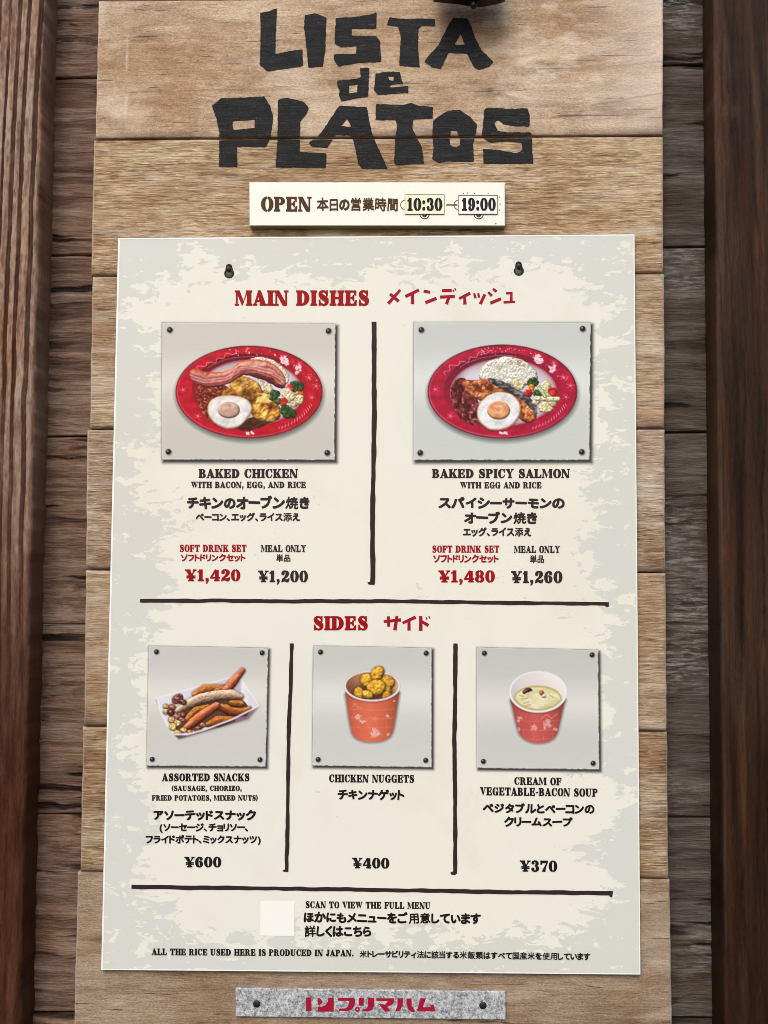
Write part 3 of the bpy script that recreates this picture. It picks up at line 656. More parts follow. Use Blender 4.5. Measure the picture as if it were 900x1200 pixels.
cream_edge = [(165,338),(190,326),(210,318),(220,300),(230,283),(249,296),(254,312),(278,316),(296,303),(309,312),(331,314),(349,308),(367,323),(384,321),(402,325),(429,312),(438,301),(460,314),(486,304),(500,318),(530,298),(570,316),(600,302),(627,303),(650,319),(676,305),(680,336),(700,350),(722,356),(707,388),(738,386),(706,415),(698,450),(738,440),(720,470),(700,500),(735,505),(697,540),(694,580),(716,600),(690,640),(694,676),(742,700),(716,742),(700,780),(722,820),(712,850),(704,872),(690,900),(738,930),(730,962),(692,1000),(735,1030),(715,1052),(700,1070),(672,1092),(655,1108),(585,1104),(520,1110),(497,1096),(450,1104),(390,1108),(345,1098),(300,1112),(235,1108),(205,1098),(192,1070),(165,1062),(156,1032),(158,1002),(176,984),(180,958),(166,930),(153,902),(150,878),(152,850),(162,820),(158,792),(166,760),(186,720),(190,682),(178,645),(208,606),(168,598),(152,565),(142,532),(186,512),(180,482),(188,438),(178,402),(148,372)]
gx, gy = np.meshgrid(np.linspace(110, 760, 96), np.linspace(268, 1150, 130))
inside = (sdf_poly(gx, gy, outl) < -4)
for Hh in holes: inside &= sdf_poly(gx, gy, Hh) > 3
ob = densify(outl, 12)
pts = [Vector(p) for p in np.stack([gx[inside], gy[inside]], 1)] + [Vector(p) for p in ob]
n0 = int(inside.sum()); cons = [list(range(n0, n0 + len(ob)))]
for Hh in holes:
    k = len(pts); pts += [Vector(p) for p in Hh]; cons.append(list(range(k, k + len(Hh))))
ov, oe, of, *_ = delaunay_2d_cdt(pts, [], cons, 0, 1e-6)
V2 = np.array([(v.x, v.y) for v in ov]); cen = np.array([V2[list(f)].mean(0) for f in of])
keep = sdf_poly(cen[:, 0], cen[:, 1], outl) < 0
for Hh in holes: keep &= sdf_poly(cen[:, 0], cen[:, 1], Hh) > 0
wx, wz = at(V2[:, 0], V2[:, 1], YM)
def orient(x, z, f):
    a = (x[f[1]] - x[f[0]]) * (z[f[2]] - z[f[0]]) - (x[f[2]] - x[f[0]]) * (z[f[1]] - z[f[0]])
    return list(f) if a > 0 else list(f)[::-1]
FF = [orient(wx, wz, f) for f, k in zip(of, keep) if k]
sdv = sdf_poly(V2[:, 0], V2[:, 1], cream_edge); sdv = np.clip(sdv / 15.0, -2.6, 1.15) + .25
VVm = np.stack([wx, np.full_like(wx, YM), wz], 1)
mesh('printed_sheet', VVm, FF, M['panel'], menu, {'sd': sdv})
# core board behind the sheet: rim + hole walls + back
rv = []; rf = []
def wall_loop(L, Y0, Y1, flip, inset=0.0):
    x, z = at(L[:, 0], L[:, 1], YM); b = len(rv); n = len(x)
    rv.extend([(a, Y0, c) for a, c in zip(x, z)]); rv.extend([(a, Y1, c) for a, c in zip(x, z)])
    for i in range(n):
        j = (i + 1) % n; f = [b + i, b + j, b + n + j, b + n + i]; rf.append(f[::-1] if flip else f)
wall_loop(outl + np.array([(-.25, -.35), (.25, -.35), (.25, .35), (-.25, .35)]), YM + .0001, YM + PT, True)
for Hh in holes: wall_loop(Hh, YM + .0001, YM + PT, False)
x, z = at(outl[:, 0], outl[:, 1], YM); b = len(rv); rv.extend([(a, YM + PT, c) for a, c in zip(x, z)]); rf.append([b, b + 1, b + 2, b + 3])
mesh('panel_core', rv, rf, M['edge'], menu)
# thin clear-laminate lip along the outline
lip = Ink(YM - .0002)
for a, b_, wd in ((0, 1, 1.6), (1, 2, 1.2), (2, 3, 1.2), (3, 0, 2.0)):
    p, q = outl[a], outl[b_]; d = (q - p) / np.hypot(*(q - p)); nrm = np.array([-d[1], d[0]])
    lip.poly([p, q, q + nrm * wd - d * wd, p + nrm * wd + d * wd], lift=0)
lip.build('laminate_lip', plain('white_laminate_edge', rgb(240, 240, 236), .3, .5, 0, .01), menu)

def lathe(name, cx, cz, prof, mat, parent, n=24, ys=1.0, label=None):
    """prof = [(radius, Y)] front to back, axis along Y"""
    V = []; F = []
    for r, y in prof:
        for k in range(n): a = 2 * math.pi * k / n; V.append((cx + r * math.cos(a), y, cz + ys * r * math.sin(a)))
    m = len(prof)
    for i in range(m - 1):
        for k in range(n): F.append([i * n + k, (i + 1) * n + k, (i + 1) * n + (k + 1) % n, i * n + (k + 1) % n])
    F.append([k for k in range(n)]); 
    return mesh(name, V, F, mat, parent, smooth=True, label=label)
for k, (sx, sy_) in enumerate(screws):
    x, z = P(sx + .6, sy_ + 2.2, YM)
    lathe('hole_shade_disc', x, z, [(.0001, YM + .0022), (.0075, YM + .0022), (.0078, YM + .0030)], M['hole'], menu, 20, 1.3)  # black disc added as painted shade inside the keyhole
    lathe('screw_washer', x - .0004, z - .0008, [(.0020, YM + .0006), (.0042, YM + .0009), (.0046, YM + .0022)], M['washer'], menu, 24, 1.0)
    xx, zz = x - .0004, z + .0052
    s = lathe('screw', xx, zz, [(.0006, YM - .0030), (.0020, YM - .0028), (.0029, YM - .0019), (.0030, YM - .0010), (.0019, YM - .0006), (.0019, YM + .003)], M['screw'], menu, 20)
    mesh('screw_slot', [(xx - .0018, YM - .0033, zz - .0002), (xx + .0018, YM - .0033, zz + .0005), (xx + .0018, YM - .0033, zz + .0009), (xx - .0018, YM - .0033, zz + .0002)], [[0, 1, 2, 3]], M['hole'], s)

# dividers
def rough_bar(p, q, w, seed, hook=None):
    p = np.array(p, float); q = np.array(q, float); L = np.hypot(*(q - p)); d = (q - p) / L; nn = np.array([-d[1], d[0]])
    t = np.linspace(0, 1, int(L / 4)); o1 = (fbm(t * L / 14, t * 0, seed, 3) - .5) * 1.5; o2 = (fbm(t * L / 14, t * 0, seed + 9, 3) - .5) * 1.5
    bend = (fbm(t * L / 120, t * 0, seed + 5, 2) - .5) * 2.4
    a = p + np.outer(t * L, d) + np.outer(w / 2 + o1 + bend, nn); b = p + np.outer(t * L, d) + np.outer(-w / 2 + o2 + bend, nn)
    ink = Ink(YT)
    for i in range(len(t) - 1): ink.poly([a[i], a[i + 1], b[i + 1], b[i]], lift=0)
    if hook: ink.poly(hook, lift=.00005)
    ink.build('divider_line', M['dark'], menu)
rough_bar((439, 377), (436, 684), 5.6, 501, [(430.5, 682.5), (439, 680), (439, 685.5), (432, 685)])
rough_bar((164, 703), (713, 707.5), 4.4, 502, [(708, 708), (713.5, 705), (713.5, 711), (710, 711.5)])
rough_bar((341.5, 754), (336, 1021), 4.6, 503, [(331, 1019.5), (338, 1018), (338, 1022), (332, 1021.5)])
rough_bar((533.5, 754), (532.5, 1024), 4.8, 504, [(527.5, 1022.5), (534, 1020), (534, 1025.5), (529, 1025)])
rough_bar((154, 1039.5), (718, 1046.5), 5.0, 505, [(713, 1047), (718.5, 1044), (717.5, 1051.5), (714.5, 1051)])

def line(kind, text, x0, x1, yt, yb, mat='dark', dy=0.0, parent=None, Y=None, name='menu_text', **kw):
    ink = Ink(YT if Y is None else Y)
    (stencil if kind == 'L' else japanese)(ink, text, x0, x1, yt, yb, dy, **kw)
    return ink.build(name, M[mat], menu if parent is None else parent)
T = [
 ('L','MAIN DISHES',275.6,432.4,340.8,357.6,'red',0), ('L','SIDES',367,431,722.5,738,'red',0),
 ('L','BAKED CHICKEN',233,349,549.8,559.8,'dark',0), ('L','WITH BACON, EGG, AND RICE',224,358.4,564.6,571.6,'dark',0),
 ('J','チキンのオーブン焼き',218.5,363.3,581.7,596,'dark',0), ('J','ベーコン、エッグ、ライス添え',229,351.8,600.8,610.4,'dark',0),
 ('L','SOFT DRINK SET',210.6,288.8,638.5,646.4,'red',0), ('J','ソフトドリンクセット',211.7,288,649,657.6,'crim',0),
 ('L','MEAL ONLY',306,358.4,638.9,646.6,'dark',0), ('J','単品',323.3,340.8,649.4,658,'dark',0),
 ('L','\u00a51,420',217.5,281.2,667.6,680.6,'red',0), ('L','\u00a51,200',303,360.5,669,681.8,'dark',0),
 ('L','BAKED SPICY SALMON',506.5,667.7,549.8,559.8,'dark',0), ('L','WITH EGG AND RICE',539.5,634.6,565,572,'dark',0),
 ('J','スパイシーサーモンの',513.7,662,582.4,595.6,'dark',0), ('J','オーブン焼き',543.7,630,599.8,613.2,'dark',0),
 ('J','エッグ、ライス添え',542.3,623,618,628,'dark',0),
 ('L','SOFT DRINK SET',506.5,585,639.5,647.3,'red',0), ('J','ソフトドリンクセット',507.5,584.7,649.8,659,'crim',0),
 ('L','MEAL ONLY',602.6,656,639.8,647.6,'dark',0), ('J','単品',620.5,638,650.4,659.4,'dark',0),
 ('L','\u00a51,480',514.4,579.5,668.8,682,'red',0), ('L','\u00a51,260',599.5,658.7,669.6,682.8,'dark',0),
 ('L','ASSORTED SNACKS',190,292.3,906.6,915.2,'blackink',0), ('L','(SAUSAGE, CHORIZO,',201,283.3,920.8,926.6,'blackink',0),
 ('L','FRIED POTATOES, MIXED NUTS)',178,302.3,932,938,'blackink',0),
 ('J','アソーテッドスナック',179.3,300.3,949,960.6,'blackink',0), ('J','(ソーセージ、チョリソー、',186.5,292,964.4,974,'blackink',0),
 ('J','フライドポテト、ミックスナッツ)',170.5,306,978.6,988.2,'blackink',0), ('L','\u00a5600',216.7,259,1004.4,1016,'blackink',0),
 ('L','CHICKEN NUGGETS',385.7,485.3,907.8,916.4,'blackink',.6), ('J','チキンナゲット',395.7,474,925,936.6,'blackink',.6), ('L','\u00a5400',413.3,455.9,1005.4,1017.2,'blackink',.3),
 ('L','CREAM OF',602.7,658,911,919.4,'blackink',.6), ('L','VEGETABLE-BACON SOUP',562.7,700.3,922.6,931.6,'blackink',1.8),
 ('J','ベジタブルとベーコンの',565.7,697,940.8,952.4,'blackink',1.2), ('J','クリームスープ',590.7,671.5,957,968,'blackink',.6), ('L','\u00a5370',610,652.7,1008.6,1021,'blackink',.3),
 ('L','SCAN TO VIEW THE FULL MENU',358,504.4,1056.3,1063.9,'blackink',1.2), ('J','ほかにもメニューをご用意しています',355.5,564,1068.4,1080.6,'blackink',2.0),
 ('J','詳しくはこちら',356.5,435.5,1084.6,1097,'blackink',.6),
 ('L','ALL THE RICE USED HERE IS PRODUCED IN JAPAN.',178,414.5,1111.6,1119,'blackink',1.6),
 ('J','米トレーサビリティ法に該当する米飯類はすべて国産米を使用しています',421,692,1113.4,1121.6,'blackink',3.4),
]
for k, tx, x0, x1, yt, yb, mt, dy in T:
    small = (yb - yt) < 10.2
    line(k, tx, x0, x1, yt, yb, mt, dy, **({'bold': .056 if not small else .052, 'jit': 1.0 if not small else .6} if k == 'J' else {}))
ink = Ink(YT)
for q in ([75,178,145,98,19,15],[85,122,136,165,17,19],[175,137,255,98,18,17],[217,118,217,181,18,21],[282,105,320,112,17,16],[292,173,358,147,18,18],
          [390,102,447,101,17,17],[378,140,465,136,17,19],[430,140,416,182,17,19],[459,108,454,97,8,8],[471,101,465,88,8,8],[490,149,555,117,15,18],[522,130,524,183,16,20],
          [578,118,586,146,12,15],[602,117,607,143,12,14],[641,124,614,181,17,19],[660,111,682,133,14,17],[688,92,710,108,14,16],[672,176,735,150,17,18],
          [765,118,803,116,13,13],[797,112,795,166,13,17],[750,171,818,168,14,13]):
    x0, y0, x1, y1, a, b = q; ink.bar(440 + x0 / 5, 320 + y0 / 5, 440 + x1 / 5, 320 + y1 / 5, a / 5, b / 5)
ink.build('menu_text', M['crim'], menu)
ink = Ink(YT); s_ = 2.903
for q in ([57,576,116,570,9,11],[73,558,74,593,10,11],[102,557,95,605,10,12],[121,581,166,560,9,11],[143,574,143,606,10,11],[183,557,183,607,11,12],[184,574,209,589,9,11],[204,569,201,560,4,4],[214,566,211,557,4,4]):
    x0, y0, x1, y1, a, b = q; ink.bar(430 + x0 / s_, 530 + y0 / s_, 430 + x1 / s_, 530 + y1 / s_, a / s_, b / s_)
ink.build('menu_text', M['crim'], menu)
# white patch beside the footer text (its code is left out)
q = Ink(YT); q.poly([(305.3, 1055.8), (345.2, 1056.4), (344.6, 1097), (304.6, 1096.4)], lift=0); q.build('white_patch', M['wplate'], menu)

# ------------------------------------------------------------------ printed dish pictures (painted into the vertices of each picture sheet)
class Pic:
    def __init__(s, w, h, step, origin, zoom, quad, seed):
        s.o = origin; s.z = zoom; s.quad = quad; s.seed = seed
        xs = np.arange(-16, w, step); ys = np.arange(-16, h, step)
        s.X, s.Y = np.meshgrid(xs.astype(float), ys.astype(float)); s.c = np.zeros(s.X.shape + (3,)); s.a = np.zeros(s.X.shape); s.aa = step * .9
    def n(s, sx, sy=None, seed=0, o=4): return fbm(s.X / sx, s.Y / (sy or sx), s.seed + seed, o)
    def cov(s, d, soft=None): w_ = (soft or s.aa); return np.clip(.5 - d / w_, 0, 1)
    def wob(s, d, amp, sc, seed=0): return d + (s.n(sc, None, 500 + seed) - .5) * 2 * amp
    def put(s, m, col):
        col = np.asarray(col, float)
        if col.ndim == 1: col = col / 255.
        s.c = s.c * (1 - m[..., None]) + col * m[..., None]
    def mul(s, m, k): s.c = s.c * (1 - m[..., None] * (1 - np.asarray(k, float)))
    def poly(s, p, sm_=2): return sdf_poly(s.X, s.Y, chaikin(p, sm_) if sm_ else p)
    def ell(s, cx, cy, rx, ry, rot=0):
        a = math.radians(rot); x = s.X - cx; y = s.Y - cy; u = x * math.cos(a) + y * math.sin(a); v = -x * math.sin(a) + y * math.cos(a)
        k = np.sqrt((u / rx) ** 2 + (v / ry) ** 2) + 1e-9; g = np.sqrt((u / rx ** 2) ** 2 + (v / ry ** 2) ** 2) + 1e-9
        return k * (k - 1) / g
    def path(s, pts, r):
        p = np.asarray(pts, float); d = np.full(s.X.shape, 1e9); sg = np.zeros(s.X.shape); rr = np.broadcast_to(np.asarray(r, float), (len(p),))
        for i in range(len(p) - 1):
            e = p[i + 1] - p[i]; wx_ = s.X - p[i, 0]; wy_ = s.Y - p[i, 1]; t = np.clip((wx_ * e[0] + wy_ * e[1]) / (e @ e), 0, 1)
            dx = wx_ - e[0] * t; dy = wy_ - e[1] * t; q = np.hypot(dx, dy) - (rr[i] + (rr[i + 1] - rr[i]) * t)
            m = q < d; d = np.where(m, q, d); sg = np.where(m, (e[0] * dy - e[1] * dx) / np.hypot(*e), sg)
        return d, sg
    def ramp(s, t, stops):
        t = np.clip(t, 0, 1); p = [a for a, _ in stops]; c = np.array([b for _, b in stops]) / 255.
        return np.stack([np.interp(t, p, c[:, i]) for i in range(3)], -1)
    def shade(s, d, seed, sc, r, rough=1.0):
        """diffuse + gloss of the photographed food, from a rounded lumpy height"""
        t = np.clip(-d / r, 0, 1); H = r * np.sqrt(np.clip(1 - (1 - t) ** 2, 0, 1)) * .8 + rough * sc * .9 * (s.n(sc, None, seed + 60, 3) - .5)
        st = s.X[0, 1] - s.X[0, 0]; gy_, gx_ = np.gradient(H, st); k = 1 / np.sqrt(1 + gx_ ** 2 + gy_ ** 2)
        dif = np.clip((-gx_ * -.35 + -gy_ * -.62 + .70) * k, 0, 1.2); hz = np.clip((-gx_ * -.18 + -gy_ * -.36 + .92) * k, 0, 1)
        return dif, hz ** 26
    def blob(s, d, base, hi, lo, seed, sc=14, dark=.45, r=16, gloss=.22, rough=.8):
        m = s.cov(d, s.aa * 1.5); t = s.n(sc, None, seed, 4) * 1.5 - .25
        col = s.ramp(t, [(0, lo), (.5, base), (1, hi)]); dif, sp = s.shade(d, seed, max(sc, 7), r, rough)
        k = np.clip(.42 + .78 * dif, 0, 1.25) * (1 - dark * .45 * np.exp(np.minimum(d, 0) / r * 2.5))
        warm = np.stack([k, k ** 1.08, k ** 1.2], -1)
        s.put(m, np.clip(col * warm + gloss * (sp * sm(.35, .6, s.n(sc * 1.6, None, seed + 9, 2)))[..., None], 0, 1))
    def base(s, g0, g1, band, tint):
        q = np.array(s.quad, float); q = (q - np.array(s.o)) * s.z; s.q = q
        d = sdf_poly(s.X, s.Y, q)
        cx, cy = q.mean(0); near = ((s.X > cx) & (np.abs(s.X - q[1:3, 0].mean()) < 30)) | ((s.Y > cy) & (np.abs(s.Y - q[2:, 1].mean()) < 30))
        d2 = d + near * (3.6 * (fbm(s.X / 16, s.Y / 16, s.seed + 3, 3) - .5) * 2 + 1)
        sh = sdf_poly(s.X, s.Y, q + np.array([9, 11])); sa = .82 * np.clip(1 - (sh + 4) / 21, 0, 1) ** 1.6
        amb = .35 * np.clip(1 - (sdf_poly(s.X, s.Y, q) + 2) / 12, 0, 1) ** 2
        s.c[...] = np.array([52, 52, 52]) / 255.; s.a = np.maximum(sa, amb)
        v = (s.Y - q[0, 1]) / (q[3, 1] - q[0, 1]); t = g0 + (g1 - g0) * v + .07 * np.exp(-((v - band) / .16) ** 2) - .01 + .018 * (s.n(40, 2.2, 9, 3) - .5) + .012 * (s.n(4, 4, 10, 2) - .5)
        col = t[..., None] * np.array(tint); m = s.cov(d2)
        s.put(m, col); s.a = np.maximum(s.a, m); s.put(m * np.exp(-np.abs(d2 + 2) / 2.2) * .5, (232, 232, 226))
        s.m = m
    def bolts(s, pos, r=12.5):
        for x, y in pos:
            s.put(s.cov(s.ell(x + 2, y + 3, r + 2, r + 2), 8) * .55, (70, 68, 64)); s.put(s.cov(s.ell(x, y, r, r)), (20, 19, 18))
            s.put(s.cov(s.ell(x - 2, y - 2, r * .55, r * .55), 6) * .6, (84, 82, 78)); s.put(s.cov(s.ell(x - 3, y - 4, 2.6, 2.6), 3) * .9, (215, 214, 208))
    def fleck(s, pts, seed, col=(240, 225, 225), amp=.7):
        for i, (x, y, r) in enumerate(pts):
            d = s.ell(x, y, r, r * .7, 30 * i); s.put(s.cov(s.wob(d, r * .9, 9, seed + i)) * amp, col)
    def build(s, label):
        px = s.o[0] + s.X / s.z; py = s.o[1] + s.Y / s.z; x, z = at(px, py, YT); a = s.a
        ny, nx = x.shape; idx = np.arange(nx * ny).reshape(ny, nx)
        F = np.stack([idx[:-1, :-1], idx[1:, :-1], idx[1:, 1:], idx[:-1, 1:]], -1).reshape(-1, 4)
        F = F[(a.reshape(-1)[F] > .004).any(1)]
        used = np.unique(F); mp = np.full(nx * ny, -1); mp[used] = np.arange(len(used))
        V = np.stack([x, np.full_like(x, YT), z], -1).reshape(-1, 3)[used]
        return mesh('food_picture', V, mp[F], M['pic'], menu, {'Col': (lin(np.clip(s.c, 0, 1)) ** 1.06 * .93).reshape(-1, 3)[used], 'alpha': a.reshape(-1)[used]}, label=label)
def star(p, x, y, r, col=(244, 190, 200), k=.6, rot=0):
    for a in range(5):
        b = math.radians(72 * a + rot); d, _ = p.path([(x, y), (x + r * math.cos(b), y + r * .8 * math.sin(b))], [r * .22, r * .12]); p.put(p.cov(d) * k, col)

def plate(p, cx, cy, rx, ry, red, dk, lip_):
    p.mul(p.cov(p.ell(cx + 2, cy + 12, rx + 4, ry + 5), 26) * .75, (.42, .42, .42))
    d = p.ell(cx, cy, rx, ry); m = p.cov(d); t = p.n(30, 18, 20, 3)
    p.put(m, p.ramp(t, [(.2, tuple(.86 * np.array(red))), (.6, red), (1, tuple(np.minimum(255, np.array(red) * 1.12 + 8)))]))
    p.put(np.exp(-((d + 7) / 4.5) ** 2) * .55 * (s_lit(p, cx, cy)), lip_)
    p.mul(m * np.exp(-((d + 1) / 5) ** 2), (.62, .5, .55))
    w1 = p.ell(cx + 2, cy - 6, rx * .79, ry * .80); up = np.clip((cy - p.Y) / ry + .25, 0, 1) * np.clip(1.1 - (p.X - cx) / rx, 0, 1)
    p.put(p.cov(w1) * (.25 + .75 * np.clip(up, 0, 1)), dk)
    p.put(p.cov(w1) * np.clip((p.X - cx) / rx, 0, 1) * .6, red)
    w2 = p.ell(cx + 5, cy + 4, rx * .70, ry * .69)
    p.put(np.exp(-((w2 - 3) / 2.6) ** 2) * .75, (226, 150, 160))
    p.put(p.cov(w2), p.ramp(p.n(60, 60, 25, 2), [(0, (206, 196, 204)), (1, (232, 226, 230))]))
    p.mul(p.cov(w2) * np.exp(np.minimum(w2, 0) / 16) * .5, (.62, .5, .52))
def s_lit(p, cx, cy): return np.clip(.45 - (p.X - cx) / 700 + (p.Y - cy) / 400, 0, 1)
def rimdecor(p, cx, cy, rx, ry, seed):
    # generic printed doodles on the rim: a wavy rope line, splashes, stars, a run of tiny script
    a = np.radians(np.linspace(205, 262, 60)); wv = .84 + .035 * np.sin(np.linspace(0, 34, 60)) + .03 * np.sin(np.linspace(0, 9, 60))
    d, _ = p.path(np.stack([cx + rx * wv * np.cos(a), cy + ry * wv * np.sin(a)], 1)[::2], 1.5); p.put(p.cov(d) * .75, (246, 170, 186))
    a = np.radians(np.linspace(222, 285, 60)); wv = .755 + .018 * np.abs(np.sin(np.linspace(0, 40, 60)))
    d, _ = p.path(np.stack([cx + rx * wv * np.cos(a), cy + ry * wv * np.sin(a)], 1)[::2], 1.3); p.put(p.cov(d) * .6, (240, 160, 175))
    r_ = random.Random(seed)
    for i in range(46):
        an = math.radians(r_.uniform(250, 345)); k = r_.uniform(.80, .95); q = r_.uniform(1.2, 3.2)
        p.put(p.cov(p.ell(cx + rx * k * math.cos(an), cy + ry * k * math.sin(an), q, q)) * .8, (250, 215, 225))
    for an, k, r in ((302, .86, 13), (307, .80, 17), (322, .84, 14), (327, .78, 10)):
        x = cx + rx * k * math.cos(math.radians(an)); y = cy + ry * k * math.sin(math.radians(an)); p.fleck([(x, y, r), (x + 12, y - 8, r * .6)], seed + int(an), (250, 228, 232), .85)
    for an, r, k in ((183, 19, .90), (143, 20, .87), (339, 20, .87), (352, 22, .92), (8, 18, .86), (318, 18, .92)):
        star(p, cx + rx * k * math.cos(math.radians(an)), cy + ry * k * math.sin(math.radians(an)), r * .85, (236, 130, 150), .5, an)
    for i in range(40):
        an = math.radians(18 + i * 1.15); k = .885 + .018 * math.sin(i * 2.1)
        p.put(p.cov(p.ell(cx + rx * k * math.cos(an), cy + ry * k * math.sin(an), 3.4, 1.6, 70)) * .75, (246, 190, 200))
    p.fleck([(cx - 5, cy + ry * .89, 9), (cx + 14, cy + ry * .89, 8)], seed + 70, (252, 236, 236), .9)

def veg(p, items):
    for i, (x, y, r, kind) in enumerate(items):
        d = p.wob(p.ell(x, y, r, r * .82, i * 40), r * .28, r * .55, 800 + i)
        if kind == 'b': p.blob(d, (44, 74, 34), (104, 136, 62), (14, 30, 14), 810 + i, 6, .5, 10)
        if kind == 'c': p.blob(d, (226, 214, 168), (250, 244, 214), (176, 150, 100), 830 + i, 7, .35, 9)
        if kind == 'r': p.blob(d, (204, 34, 30), (238, 84, 66), (140, 10, 14), 850 + i, 9, .35, 8)
        if kind == 'o': p.blob(d, (232, 140, 40), (250, 186, 80), (180, 90, 20), 870 + i, 9, .3, 8)

# -- baked chicken
p = Pic(870, 725, 3.0, (180, 365), 3.913, [(189.7, 377.8), (393, 379.2), (392, 539), (189, 538.6)], 1000)
p.base(.815, .80, .42, (1.01, 1.0, .955)); p.bolts([(74, 84), (802, 89), (68, 643), (796, 648)])
plate(p, 438, 369, 337, 212, (196, 18, 42), (104, 8, 26), (246, 120, 130)); rimdecor(p, 438, 369, 337, 212, 11)
p.blob(p.wob(p.poly([(430,225),(470,208),(530,212),(590,248),(628,300),(610,345),(480,300)]), 4, 10, 1), (232, 222, 200), (250, 246, 234), (176, 156, 126), 2, 5, .3, 8, .2)
p.put(p.cov(p.poly([(190,330),(340,330),(370,400),(300,520),(250,500),(205,440)])), p.ramp(p.n(9, 7, 3, 3) * 1.5 - .2, [(0, (62, 14, 8)), (.5, (122, 38, 22)), (.85, (176, 82, 50)), (1, (220, 150, 120))]))
p.put(p.cov(p.poly([(370,520),(480,470),(560,495),(520,520),(450,548),(390,545)])), p.ramp(p.n(12, 6, 4) * 1.4 - .2, [(0, (40, 12, 8)), (1, (120, 60, 34))]))
p.blob(p.wob(p.poly([(470,300),(520,330),(530,370),(480,380),(455,340)]), 3, 12, 5), (214, 204, 190), (238, 230, 220), (150, 120, 90), 6, 8, .3)
p.blob(p.wob(p.poly([(300,392),(345,340),(392,292),(445,300),(500,345),(500,395),(460,440),(400,410),(340,405)]), 6, 16, 7), (200, 142, 52), (246, 206, 110), (110, 56, 14), 8, 26, .55, 16)
p.blob(p.wob(p.poly([(435,395),(490,366),(548,380),(584,440),(582,490),(545,512),(470,505),(440,450)]), 6, 16, 9), (212, 150, 52), (254, 222, 132), (120, 58, 14), 10, 30, .55, 18)
p.put(p.cov(p.wob(p.ell(505, 405, 34, 13, 10), 5, 12, 3), 6) * .8, (250, 226, 150)); p.put(p.cov(p.wob(p.ell(415, 330, 20, 9, -30), 4, 10, 4), 6) * .6, (240, 214, 150))
bac = p.wob(p.poly([(166,300),(170,268),(195,260),(240,280),(340,275),(400,225),(470,216),(540,232),(600,285),(612,345),(580,357),(520,322),(450,296),(400,292),(340,338),(250,352),(185,328)], 1), 3, 16, 11)
sp = np.interp(p.X, [166, 240, 340, 400, 470, 540, 610], [292, 316, 306, 260, 252, 272, 325]); tt = (p.Y - sp) / 34 + .75 * (p.n(70, 18, 12) - .5)
p.put(p.cov(bac), p.ramp(tt * .5 + .5, [(0, (178, 84, 58)), (.10, (206, 128, 92)), (.22, (214, 138, 128)), (.34, (170, 74, 76)), (.44, (226, 176, 158)), (.52, (188, 92, 92)), (.66, (222, 158, 146)), (.76, (150, 56, 58)), (.88, (196, 110, 96)), (1, (110, 36, 30))]))
dif, sp_ = p.shade(bac, 12, 26, 20, .3); p.mul(p.cov(bac), np.ones(3)); p.c = p.c * (1 - p.cov(bac)[..., None] * (1 - np.clip(.58 + .58 * dif, 0, 1.2)[..., None])); p.put(p.cov(bac) * sp_ * .35, (255, 232, 220)); p.put(p.cov(p.wob(p.ell(455, 245, 60, 7, 0), 5, 14, 2), 8) * .5, (246, 214, 200))
eg = p.wob(p.poly([(246,440),(262,405),(300,388),(360,383),(420,395),(455,430),(440,480),(400,525),(345,542),(285,520),(252,480)]), 2.5, 30, 13)
p.mul(p.cov(p.wob(eg, 1, 9) - 5, 12) * .6, (.4, .3, .25)); p.blob(eg, (238, 236, 234), (250, 249, 248), (218, 214, 212), 14, 30, .10, 7, .10, .12)
p.put(np.exp(-((eg + 2) / 4) ** 2) * .6, (206, 160, 112)); y_ = p.ell(345, 452, 51, 38); p.blob(y_, (204, 164, 148), (224, 190, 176), (184, 138, 122), 15, 26, .14, 12, .25, .12)
p.put(p.cov(p.ell(330, 440, 16, 9), 10) * .5, (244, 224, 216))
veg(p, [(655,345,36,'b'),(625,352,20,'r'),(525,352,26,'c'),(553,385,27,'b'),(572,412,18,'b'),(668,380,17,'o'),(620,385,34,'c'),(668,405,24,'c'),(597,414,21,'r'),(640,425,18,'c'),(612,460,34,'b'),(640,470,22,'b')])
p.build('printed picture of baked chicken, bacon and egg on an oval red plate')

# -- baked spicy salmon
p = Pic(885, 725, 3.0, (475, 365), 3.913, [(484.8, 377.4), (692, 377.6), (690.8, 539), (484.2, 539.2)], 2000)
p.base(.82, .83, .42, (.985, 1.0, .985)); p.bolts([(73, 84), (813, 79), (68, 648), (809, 644)])
plate(p, 445, 367, 343, 215, (184, 26, 62), (104, 22, 44), (244, 130, 150)); rimdecor(p, 445, 367, 343, 215, 12)
rc = p.wob(p.poly([(332,318),(340,270),(372,232),(420,212),(480,204),(550,226),(600,268),(614,318),(560,345),(450,335)]), 4, 10, 1)
p.blob(rc, (228, 226, 216), (252, 251, 246), (186, 180, 164), 2, 5, .28, 14); p.put(p.cov(rc) * sm(.60, .70, p.n(13, 9, 22, 2)) * sm(285, 240, p.Y) * .8, (172, 148, 92))
p.put(p.cov(p.wob(p.poly([(205,330),(270,290),(330,380),(345,470),(330,530),(260,500),(212,430)]), 6, 14, 3)), p.ramp(p.n(11, 11, 3, 3) * 1.5 - .2, [(0, (48, 12, 16)), (.5, (106, 36, 38)), (.85, (160, 80, 74)), (1, (200, 140, 128))]))
p.blob(p.wob(p.poly([(250,310),(300,318),(400,305),(470,345),(560,390),(606,455),(600,498),(560,518),(510,480),(400,420),(300,398),(262,350)]), 5, 16, 5), (198, 110, 62), (232, 164, 112), (110, 44, 24), 6, 15, .45, 14)
p.put(p.cov(p.poly([(262,310),(330,318),(400,330),(420,372),(330,372),(285,350)])) * sm(.5, .66, p.n(18, 12, 41, 4)) * .75, (84, 34, 22))
